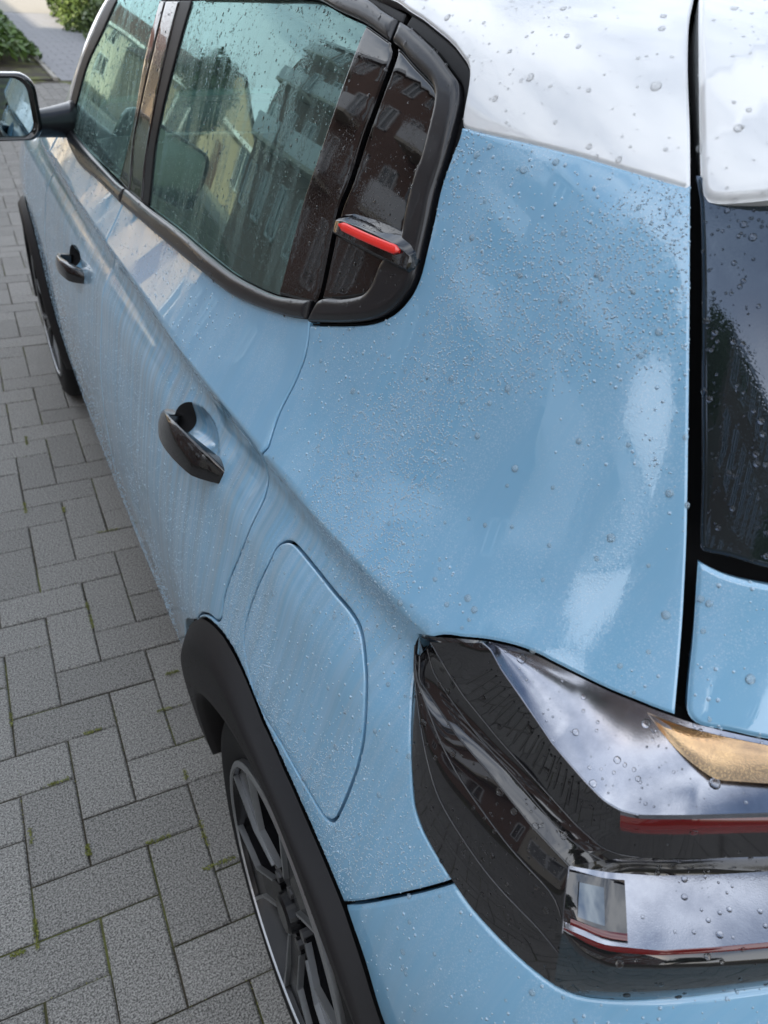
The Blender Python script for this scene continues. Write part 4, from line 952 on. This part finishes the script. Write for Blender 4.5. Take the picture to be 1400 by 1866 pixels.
# far side of the car: mirrored skin with window openings
def far_side():
    ob = [o for o in CAR.children if o.type == 'MESH' and o.name.split('.')[0] in ('rear_door', 'front_door', 'front_wing', 'rear_quarter_panel', 'roof_panel', 'window_trim', 'quarter_glass', 'pillar_trim', 'door_window', 'window_seal', 'inner_shell', 'rear_bumper', 'wheel_arch_trim', 'wheel_well', 'fuel_flap')]
    for o in ob:
        if o.name.startswith('fuel_flap'): nm = 'quarter_patch'
        else: nm = o.name.split('.')[0]
        me = o.data; n = len(me.vertices); co = np.empty(n*3, 'f'); me.vertices.foreach_get('co', co); co = co.reshape(-1, 3)*[-1, 1, 1]
        Fc = [tuple(reversed(p.vertices)) for p in me.polygons]
        q = mesh_obj(nm, co, Fc, me.materials[0], CAR, smooth=True)
    lr = empty('tail_lamp', (0, 0, 0), 0, CAR)
    for o in list(lampE.children):
        me = o.data; n = len(me.vertices); co = np.empty(n*3, 'f'); me.vertices.foreach_get('co', co); co = co.reshape(-1, 3)*[-1, 1, 1]
        mesh_obj(o.name.split('.')[0], co, [tuple(reversed(p.vertices)) for p in me.polygons], me.materials[0], lr, smooth=True)
far_side()
for wname in [w for w in list(CAR.children) if w.name.startswith('wheel') and w.type == 'EMPTY']:
    c = wname.copy(); COL.objects.link(c); c.parent = CAR; c.location.x = -wname.location.x; c.rotation_euler = (0, 0, math.pi)
    for ch in list(wname.children):
        d = ch.copy(); COL.objects.link(d); d.parent = c

# ------------------------------------------------------------------ rain
VIEW = cam.location
camc = arr((math.cos(YAW)*(VIEW.x-cx)+math.sin(YAW)*(VIEW.y-cy), -math.sin(YAW)*(VIEW.x-cx)+math.cos(YAW)*(VIEW.y-cy), VIEW.z))
from mathutils import noise as mn
def nval(p, sc, o=0.): return np.array([mn.noise(Vector((q[0]*sc+o, q[1]*sc, q[2]*sc))) for q in p])
def sample(surfs, n):
    A, B, C_, N1, W = [], [], [], [], []
    for V, nn, tr in surfs:
        a, b, c = V[tr[:, 0]], V[tr[:, 1]], V[tr[:, 2]]
        W.append(np.linalg.norm(np.cross(b-a, c-a), axis=1)/2); A.append(a); B.append(b); C_.append(c); N1.append(nn[tr[:, 0]]+nn[tr[:, 1]]+nn[tr[:, 2]])
    A, B, C_, N1, W = map(np.concatenate, (A, B, C_, N1, W))
    i = rng.choice(len(W), n, p=W/W.sum()); r1 = np.sqrt(rng.random(n))[:, None]; r2 = rng.random(n)[:, None]
    p = A[i]*(1-r1)+B[i]*r1*(1-r2)+C_[i]*r1*r2; nn = N1[i]; nn /= np.linalg.norm(nn, axis=1)[:, None]+1e-12
    return p, nn, W.sum()
def drops(surfs, dens, r0, r1, mask=None, flat=.42, name='raindrops', mat=None, tail=0., maxd=3.2, power=2.2, ring=6):
    p, nn, area = sample(surfs, 10)
    n = int(dens*area)
    if n < 1: return
    n = min(n, 70000)
    p, nn, _ = sample(surfs, n)
    keep = np.linalg.norm(p-camc, axis=1) < maxd
    keep &= np.sum(nn*(camc-p), 1) > 0
    if mask is not None: keep &= rng.random(n) < mask(p)
    p, nn = p[keep], nn[keep]; n = len(p)
    if n == 0: return
    r = r0+(r1-r0)*rng.random(n)**power
    up = arr((0, 0, 1.)); g = up[None]-nn*nn[:, 2:3]; gl_ = np.linalg.norm(g, axis=1)[:, None]; g = g/np.maximum(gl_, 1e-6)
    side = np.cross(g, nn); side /= np.linalg.norm(side, axis=1)[:, None]+1e-9
    steep = np.clip(gl_[:, 0], 0, 1)
    tmpl = [(0, 0, 1.)]
    for rad, hgt in ((.55, .84), (.90, .45), (1.0, -.08)):
        for k in range(ring): a = 2*math.pi*(k+(.5 if rad == .9 else 0))/ring; tmpl.append((rad*math.cos(a), rad*math.sin(a), hgt))
    tmpl = arr(tmpl); K = len(tmpl)
    f = [(0, 1+k, 1+(k+1) % ring) for k in range(ring)]
    for q in (0, 1):
        a0 = 1+q*ring; b0 = a0+ring
        f += [(a0+k, b0+k, b0+(k+1) % ring) for k in range(ring)]+[(a0+k, b0+(k+1) % ring, a0+(k+1) % ring) for k in range(ring)]
    f = np.array(f)
    irr = 1+.09*rng.standard_normal((n, K)); irr[:, 0] = 1
    el = 1+(.12+.35*tail)*rng.random(n)*steep
    X = tmpl[None, :, 0]*r[:, None]*(1+(irr-1)*.5); Y = tmpl[None, :, 1]*r[:, None]*el[:, None]*(1+(irr-1)*.5); Z = tmpl[None, :, 2]*r[:, None]*flat
    V = p[:, None]+X[..., None]*side[:, None]+Y[..., None]*g[:, None]+Z[..., None]*nn[:, None]
    V = V.reshape(-1, 3); Fa = (f[None]+(np.arange(n)*K)[:, None, None]).reshape(-1, 3)
    me = bpy.data.meshes.new(name); me.vertices.add(len(V)); me.vertices.foreach_set('co', V.astype('f').ravel())
    me.loops.add(len(Fa)*3); me.loops.foreach_set('vertex_index', Fa.ravel().astype('i'))
    me.polygons.add(len(Fa)); me.polygons.foreach_set('loop_start', np.arange(0, len(Fa)*3, 3, dtype='i')); me.polygons.foreach_set('loop_total', np.full(len(Fa), 3, 'i'))
    me.polygons.foreach_set('use_smooth', np.ones(len(Fa), bool)); me.update(calc_edges=True); me.materials.append(mat or M['water'])
    o = bpy.data.objects.new(name, me); COL.objects.link(o); o.parent = CAR; o['kind'] = 'stuff'
    return n
def band(sc, lo, hi, o=0.):
    return lambda p: np.clip((nval(p, sc, o)-lo)/(hi-lo), 0, 1)
S_ = SURF
q_ = S_['quarter']
drops(q_, 120000, .0005, .0012, band(5, -.22, .12), power=1.3, ring=5, mat=M['bead'])
drops(q_, 9000, .0007, .0019, band(5, -.3, .2, 3), power=2.4, mat=M['bead'])
drops(q_, 620, .0018, .0038, power=2.0, ring=10, mat=M['bead_big'])
drops(S_['side'], 26000, .0005, .0014, band(7, -.2, .2), power=2, ring=5, mat=M['bead'])
drops(S_['side'], 2600, .0010, .0024, band(6, -.2, .2), tail=1, mat=M['bead'])
drops(S_['sidefar'], 6000, .0008, .0022, ring=5, mat=M['bead'])
drops(S_['tail'], 3600, .0008, .0022, ring=6, mat=M['bead']); drops(S_['tail'], 500, .0018, .0042, power=1.6, ring=10, mat=M['bead_big'])
drops(S_['roof'], 5000, .0006, .0016, band(6, -.2, .3), ring=6, maxd=1.2); drops(S_['roof'], 620, .0016, .0050, power=2, ring=10, maxd=1.2)
drops(S_['spoiler'], 9000, .0006, .0018, band(6, -.3, .2), ring=6, maxd=1.2); drops(S_['spoiler'], 450, .002, .0048, ring=10, maxd=1.2)
drops(S_['rearglass'], 24000, .0006, .0015, band(8, -.2, .1), ring=6, maxd=1.3); drops(S_['rearglass'], 2800, .0014, .0032, power=2, ring=10, maxd=1.3)
drops(S_['bumper'], 4200, .0006, .0018, ring=6, tail=1, maxd=1.6, mat=M['bead']); drops(S_['bumper'], 500, .0015, .0034, ring=8, maxd=1.6, mat=M['bead_big'])
drops(S_['satin'], 9000, .0005, .0015, ring=6, maxd=2.4); drops(S_['satin'], 800, .0016, .0036, ring=10, tail=.8)
drops(S_['gloss'], 26000, .0004, .0010, band(7, -.2, .2), ring=6); drops(S_['gloss'], 1300, .0010, .0026, ring=10)
drops(S_['glass'], 26000, .0005, .0014, band(6, -.3, .2), ring=6, tail=1); drops(S_['glass'], 2400, .0010, .0026, ring=8, tail=1)
drops(S_['glassfar'], 7000, .0010, .0024, ring=5, tail=1)
drops(S_['lamp'], 22000, .0004, .0012, band(9, -.2, .2), ring=6); drops(S_['lamp'], 1700, .0012, .0030, ring=10); drops(S_['lamp'], 260, .003, .0048, ring=12)
drops(S_['clad'], 6500, .0006, .0018, ring=6, maxd=1.9)
drops(S_['bonnet'], 500, .002, .004, ring=5, maxd=5, mat=M['bead'])

# ------------------------------------------------------------------ surroundings
def brick_mat(name, a, b, mort):
    t = T(name); co = t.n('ShaderNodeTexCoord').outputs['Object']
    mpn = t.n('ShaderNodeMapping', ins={'Vector': co, 'Rotation': (math.radians(90), 0, 0)}).outputs[0]
    br = t.n('ShaderNodeTexBrick', ins={'Vector': mpn, 'Color1': c4(a), 'Color2': c4(b), 'Mortar': c4(mort), 'Scale': 1., 'Mortar Size': .008, 'Brick Width': .22, 'Row Height': .075})
    t.set(Base_Color=br.outputs[0], Roughness=.85); return t.m
M['brick'] = brick_mat('red_brown_brick', (.24, .12, .085), (.18, .09, .065), (.25, .22, .19))
M['brick_y'] = brick_mat('yellow_brick', (.42, .32, .21), (.36, .27, .18), (.4, .36, .30))
M['render_w'] = plain('pale_render', (.55, .50, .42), .8)
M['wframe'] = plain('white_window_frame', (.75, .76, .78), .4)
M['wglass'] = plain('house_window_glass', (.03, .04, .05), .03, 0., IOR=1.5, Coat_Weight=1.)
M['roof_t'] = plain('roof_tile', (.10, .05, .04), .7)
M['roof_s'] = plain('slate_roof', (.05, .055, .065), .6)
def building(name, label, cat, x, y, w, dpt, h, facing, mat, roof, storeys, cols, roof_mat, roof_h=2.5, group=None, balconies=()):
    """facing: rotation about z; front faces local -y"""
    e = empty(name, (x, y, 0), facing); tag(e, label, cat, group)
    MB().box((-w/2, 0, 0), (w/2, dpt, h), skip=(0,)).build('wall', mat, e)
    rm = MB()
    if roof == 'gable_front':
        rm.poly([(-w/2-.3, -.35, h-.1), (0, -.35, h+roof_h), (0, dpt, h+roof_h), (-w/2-.3, dpt, h-.1)]); rm.poly([(0, -.35, h+roof_h), (w/2+.3, -.35, h-.1), (w/2+.3, dpt, h-.1), (0, dpt, h+roof_h)])
        MB().poly([(-w/2, 0, h), (w/2, 0, h), (0, 0, h+roof_h-.15)]).build('gable', mat, e); MB().poly([(-w/2, dpt, h), (0, dpt, h+roof_h-.15), (w/2, dpt, h)]).build('gable', mat, e)
    elif roof == 'gable_side':
        rm.poly([(-w/2-.2, -.4, h-.15), (w/2+.2, -.4, h-.15), (w/2+.2, dpt/2, h+roof_h), (-w/2-.2, dpt/2, h+roof_h)]); rm.poly([(-w/2-.2, dpt/2, h+roof_h), (w/2+.2, dpt/2, h+roof_h), (w/2+.2, dpt+.3, h-.1), (-w/2-.2, dpt+.3, h-.1)])
        MB().poly([(-w/2, 0, h), (-w/2, dpt/2, h+roof_h-.1), (-w/2, dpt, h)]).build('gable', mat, e); MB().poly([(w/2, 0, h), (w/2, dpt, h), (w/2, dpt/2, h+roof_h-.1)]).build('gable', mat, e)
    else:
        rm.box((-w/2-.15, -.15, h), (w/2+.15, dpt+.15, h+.35))
    rm.build('roof', roof_mat, e)
    MB().box((-w/2-.3, -.42, h-.30), (w/2+.3, -.36, h+.02)).build('fascia', M['wframe'], e)
    for (st, c) in balconies:
        xx = -w/2+w*(c+.5)/cols; zb = st*h/storeys+.35
        bb = MB().box((xx-1.3, -1.25, zb), (xx+1.3, -.005, zb+.16)).build('balcony', M['render_w'], e)
        MB().box((xx-1.3, -1.25, zb+.165), (xx+1.3, -1.19, zb+1.05)).build('railing', M['wframe'], bb)
    sh_h = h/storeys; ww = min(1.5, w/cols*.5)
    for st in range(storeys):
        for c in range(cols):
            xx = -w/2+w*(c+.5)/cols; z0 = st*sh_h+.9; z1 = st*sh_h+sh_h-.35
            if st == 0 and c == cols//2:
                d = MB().box((xx-.5, -.06, .05), (xx+.5, .02, 2.2)).build('door', M['roof_t'], e); continue
            f = MB()
            for a, b in (((xx-ww/2, z0), (xx+ww/2, z0+.08)), ((xx-ww/2, z1-.08), (xx+ww/2, z1)), ((xx-ww/2, z0), (xx-ww/2+.08, z1)), ((xx+ww/2-.08, z0), (xx+ww/2, z1)), ((xx-.04, z0), (xx+.04, z1))):
                f.box((a[0], -.07, a[1]), (b[0], .01, b[1]))
            fo_ = f.build('window', M['wframe'], e)
            MB().box((xx-ww/2+.05, -.025, z0+.05), (xx+ww/2-.05, .005, z1-.05)).build('pane', M['wglass'], fo_)
    return e
R90 = -math.pi/2
# row across the street, fronts face the car (+x)
building('apartment_block', 'long dark brick apartment block directly across the street', 'apartment block', -11.5, 9.8, 26.4, 9, 10.9, math.pi/2, M['brick'], 'gable_side', 4, 14, M['roof_s'], 1.6, balconies=[(1, 1), (2, 1), (1, 4), (2, 4), (3, 4), (1, 12), (2, 12), (3, 12), (1, 10), (2, 10), (2, 7), (1, 7)])
building('garage_wing', 'low pale garage wing between the two brick blocks', 'garage', -11.8, -7.4, 7.8, 6, 4.9, math.pi/2, M['render_w'], 'flat', 2, 3, M['roof_s'])
building('apartment_block', 'tall brick block added diagonally behind the parked car as a sun blocker', 'apartment block', -11.5, -19.1, 15.4, 9, 13.5, math.pi/2, M['brick'], 'flat', 4, 8, M['roof_s'])  # added out of view; its height keeps direct sun off the car
building('gabled_house', 'tan brick gabled house facing down the street', 'house', -15.2, 37, 9.5, 9, 3.6, 0, M['brick_y'], 'gable_front', 1, 3, M['roof_t'], 3.4)
building('gabled_house', 'pale rendered house with red tiles at the street end', 'house', -14.5, 60, 12, 9, 5.5, 0, M['render_w'], 'gable_side', 2, 5, M['roof_t'], 2.6)
building('apartment_block', 'long brick apartment block on the far side of the car', 'apartment block', 15, 8, 30, 10, 8.5, -math.pi/2, M['brick'], 'flat', 3, 12, M['roof_s'])

# path, bed and hedge ahead
pm = MB(); sw = .60; tjn = .004
for i in range(0, 12):
    for j in range(0, 66):
        x0 = 1.50+i*sw*.5; y0 = 11.62+j*.30
        if x0 > 7: continue
        ofs = (sw*.25 if j % 2 else 0)
        pm.box((x0+tjn-ofs, y0+tjn, -.03), (x0+sw*.5-tjn-ofs, y0+.30-tjn, random.gauss(0, .001)), skip=(0,))
path = empty('path'); tag(path, kind='structure')
pm.build('slab', M['slab'], path, kind='stuff')
rd = MB().poly([(-60, 24.8, .004), (60, 24.8, .004), (60, 40, .004), (-60, 40, .004)]).build('road', M['kerb']); tag(rd, kind='structure')
kb = MB()
for j in range(16): kb.box((1.40, 11.6+j*.8+.004, -.05), (1.46, 11.6+(j+1)*.8-.004, .03))
ke = empty('bed_edging'); tag(ke, kind='structure')
for j in range(16): MB().box((-.03, .004, -.05), (.03, .796, .035)).build('edging_stone', M['kerb'], ke, loc=(1.43, 11.6+j*.8, 0))
bed = MB().poly([(-6, 11.6, .008), (1.40, 11.6, .008), (1.40, 24.5, .008), (-6, 24.5, .008)]).build('planting_bed', M['soil']); tag(bed, kind='structure')
def leaf_mat(name, c0, c1):
    t = T(name); r = t.n('ShaderNodeNewGeometry').outputs['Random Per Island']
    t.set(Base_Color=t.mix(r, c0, c1), Roughness=.45, Transmission_Weight=.0); t.set(Subsurface_Weight=0.)
    return t.m
M['leaf'] = leaf_mat('ground_cover_leaf', (.035, .075, .02), (.11, .19, .045))
M['leaf2'] = leaf_mat('shrub_leaf', (.03, .06, .015), (.10, .15, .035))
M['bark'] = plain('bark', (.07, .05, .035), .9)
def leaves(name, pts, nrm, size, mat, parent=None):
    n = len(pts); r = np.random.default_rng(len(pts)); d = r.standard_normal((n, 3)); d += nrm*1.2; d /= np.linalg.norm(d, axis=1)[:, None]
    a = np.cross(d, r.standard_normal((n, 3))); a /= np.linalg.norm(a, axis=1)[:, None]; b = np.cross(d, a)
    s_ = size*(.6+.8*r.random(n))[:, None]
    V = np.stack([pts-a*s_, pts+b*s_*.45+d*s_*.12, pts+a*s_, pts-b*s_*.45+d*s_*.12], 1).reshape(-1, 3)
    me = bpy.data.meshes.new(name); me.vertices.add(len(V)); me.vertices.foreach_set('co', V.astype('f').ravel())
    me.loops.add(n*4); me.loops.foreach_set('vertex_index', np.arange(n*4, dtype='i')); me.polygons.add(n)
    me.polygons.foreach_set('loop_start', np.arange(0, n*4, 4, dtype='i')); me.polygons.foreach_set('loop_total', np.full(n, 4, 'i')); me.update(calc_edges=True)
    me.materials.append(mat); o = bpy.data.objects.new(name, me); COL.objects.link(o); o.parent = parent; return o
def shrub(name, label, cat, x, y, rx, ry, h, n, size, mat, group=None, z0=.0):
    e = empty(name, (x, y, 0)); tag(e, label, cat, group)
    r = np.random.default_rng(abs(hash((round(x*10), round(y*10)))) % 9999)
    d = r.standard_normal((n, 3)); d /= np.linalg.norm(d, axis=1)[:, None]; d[:, 2] = np.abs(d[:, 2])
    lump = np.array([mn.noise(Vector(q*2.3+np.array([x, y, 0]))) for q in d]); rad = (.72+.5*lump+.10*r.random(n))[:, None]
    p = d*rad*np.array([rx, ry, h])*(1-.5*r.random(n)[:, None]**4); p[:, 2] += z0
    leaves('foliage', p, d, size, mat, e)
    sm = MB()
    for k in range(6): a = k*1.05; sm.tube((.05*math.cos(a), .05*math.sin(a), 0), (rx*.5*math.cos(a), ry*.5*math.sin(a), h*.6+z0), .012, .004, 5)
    sm.build('stem', M['bark'], e)
    return e
gcp = []
r = np.random.default_rng(3)
n = 26000; px = -4+5.55*r.random(n); py = 12.9+11*r.random(n)
edge = 12.95+.35*np.sin(px*5)+.3*r.random(n)
hgt = .30+.16*np.array([mn.noise(Vector((a*1.6, b*1.6, 0))) for a, b in zip(px, py)])
k_ = (py > edge) & (px < 1.50-.18*r.random(n))
hh_ = hgt*np.clip((1.62-px)/.35, .25, 1)*np.clip((py-edge)/.4+.35, .3, 1)
gp = np.stack([px, py, hh_*(1-.6*r.random(n)**2)], 1)[k_]
gc = leaves('ground_cover', gp, np.tile([0, 0, 1.], (len(gp), 1)), .075, M['leaf']); tag(gc, kind='stuff')
k = 0
for (x, y, rx, ry, h) in [(3.35, 17.6, .75, .8, .9), (3.5, 19.4, .95, 1.1, 1.2), (3.45, 21.4, .9, 1.1, 1.15), (3.6, 23.4, 1.0, 1.1, 1.25), (4.9, 18.2, 1.1, 1.2, 1.6), (5.2, 20.6, 1.2, 1.2, 1.9), (5.3, 23.2, 1.2, 1.3, 2.0), (4.3, 25.6, 1.3, 1.3, 1.9), (6.8, 19.3, 1.3, 1.3, 2.2), (7.0, 22.4, 1.4, 1.4, 2.3)]:
    lab = ['low leafy shrub nearest the car bonnet beside the path', 'rounded green shrub second along the right edge of the path', 'leafy shrub third along the right edge of the path', 'green shrub at the far end of the path edge', 'taller shrub behind the nearest path shrub', 'tall green shrub in the middle of the hedge', 'tall shrub at the back of the hedge', 'dark shrub at the far end beside the road', 'tall shrub deepest in the hedge row', 'large shrub at the back of the planting'][k]
    shrub('shrub', lab, 'shrub', x, y, rx, ry, h, int(3600*rx*h), .065, M['leaf2'], 'shrubs along the path'); k += 1
def tree(x, y, h, r0, n, label, seed, leaf=.13, cz=.68, rz=.36):
    e = empty('street_tree', (x, y, 0)); tag(e, label, 'tree', 'street trees')
    MB().tube((0, 0, 0), (.1, .1, h*.55), .16, .09, 10).tube((.1, .1, h*.5), (.8, .3, h*.8), .08, .02, 6).tube((.1, .1, h*.5), (-.7, .2, h*.8), .08, .02, 6).tube((.1, .1, h*.5), (0, -.6, h*.85), .07, .02, 6).build('trunk', M['bark'], e)
    r = np.random.default_rng(seed); d = r.standard_normal((n, 3)); d /= np.linalg.norm(d, axis=1)[:, None]
    lump = np.array([mn.noise(Vector(q*2.0+np.array([x, y, seed]))) for q in d]); p = d*(.55+.6*lump+.35*r.random(n))[:, None]*np.array([r0, r0, h*rz])+np.array([0, 0, h*cz])
    leaves('crown', p, d, leaf, M['leaf2'], e)
tree(-9.5, 27.5, 5.2, 1.5, 6000, 'leafy street tree beyond the long brick block', 5)
tree(-2.2, -9.5, 5.2, 1.5, 6000, 'small street tree behind the car', 9)
tree(-15.5, -12.2, 15.6, 4.4, 9000, 'tall broad tree added behind the low garage wing to block the sun', 21, .34, .82, .2)  # added out of view; dense crown stops sun reaching the paving ahead
tree(-16.8, -4.4, 15.6, 4.4, 8000, 'tall tree added behind the long brick block to cover part of the sky', 22, .34, .84, .19)  # added out of view; crown limits the sky patch mirrored in the paint

# moss and grit in the joints
mossm = leaf_mat('joint_moss', (.10, .13, .02), (.22, .22, .04))
def joint_tufts():
    r = np.random.default_rng(11); pts = []
    seeds = [(0, -4, 'v'), (3, -3, 'h'), (2.2, 0, 'h'), (3, 0.2, 'v'), (3.1, .9, 'h'), (1.5, -3, 'h'), (2, -7, 'v'), (2, -6.4, 'v'), (1, -12, 'v'), (3.4, -4, 'h'), (0, .9, 'v'), (1.4, -16, 'v'), (-.3, 1.1, 'h'), (.7, -2, 'h'), (1, -.3, 'v'), (2, -11.5, 'v'), (3, -10, 'h'), (.1, -1, 'v'), (-.2, -9, 'h'), (3, -1.2, 'v')]
    for (c, r_, d) in seeds:
        n = int(120*(.5+r.random())); L_ = .012+.022*r.random(); a = (r.random(n)-.5)*2*L_; b = r.normal(0, .0022, n)
        x = c*U+(a if d == 'h' else b); y = -r_*U+(b if d == 'h' else a); pts.append(np.stack([x, y, .0005+.004*r.random(n)], 1))
    # thin growth along many joints
    n = 5200; c = r.integers(-3, 6, n); q = r.integers(-60, 5, n); d = r.random(n) < .5; w = np.array([mn.noise(Vector((a*.9, b*.9, 3.))) for a, b in zip(c, q)]) > .12
    a = r.random(n); b = r.normal(0, .0012, n); x = np.where(d, c+a, c)*U+np.where(d, 0, b); y = -np.where(d, q, q+a)*U+np.where(d, b, 0)
    pts.append(np.stack([x, y, -.0012+.0008*r.random(n)], 1)[w])
    pt = np.concatenate(pts); o = leaves('joint_moss', pt, np.tile([0, 0, 1.], (len(pt), 1)), .0022, mossm, pav); o['kind'] = 'stuff'
joint_tufts()
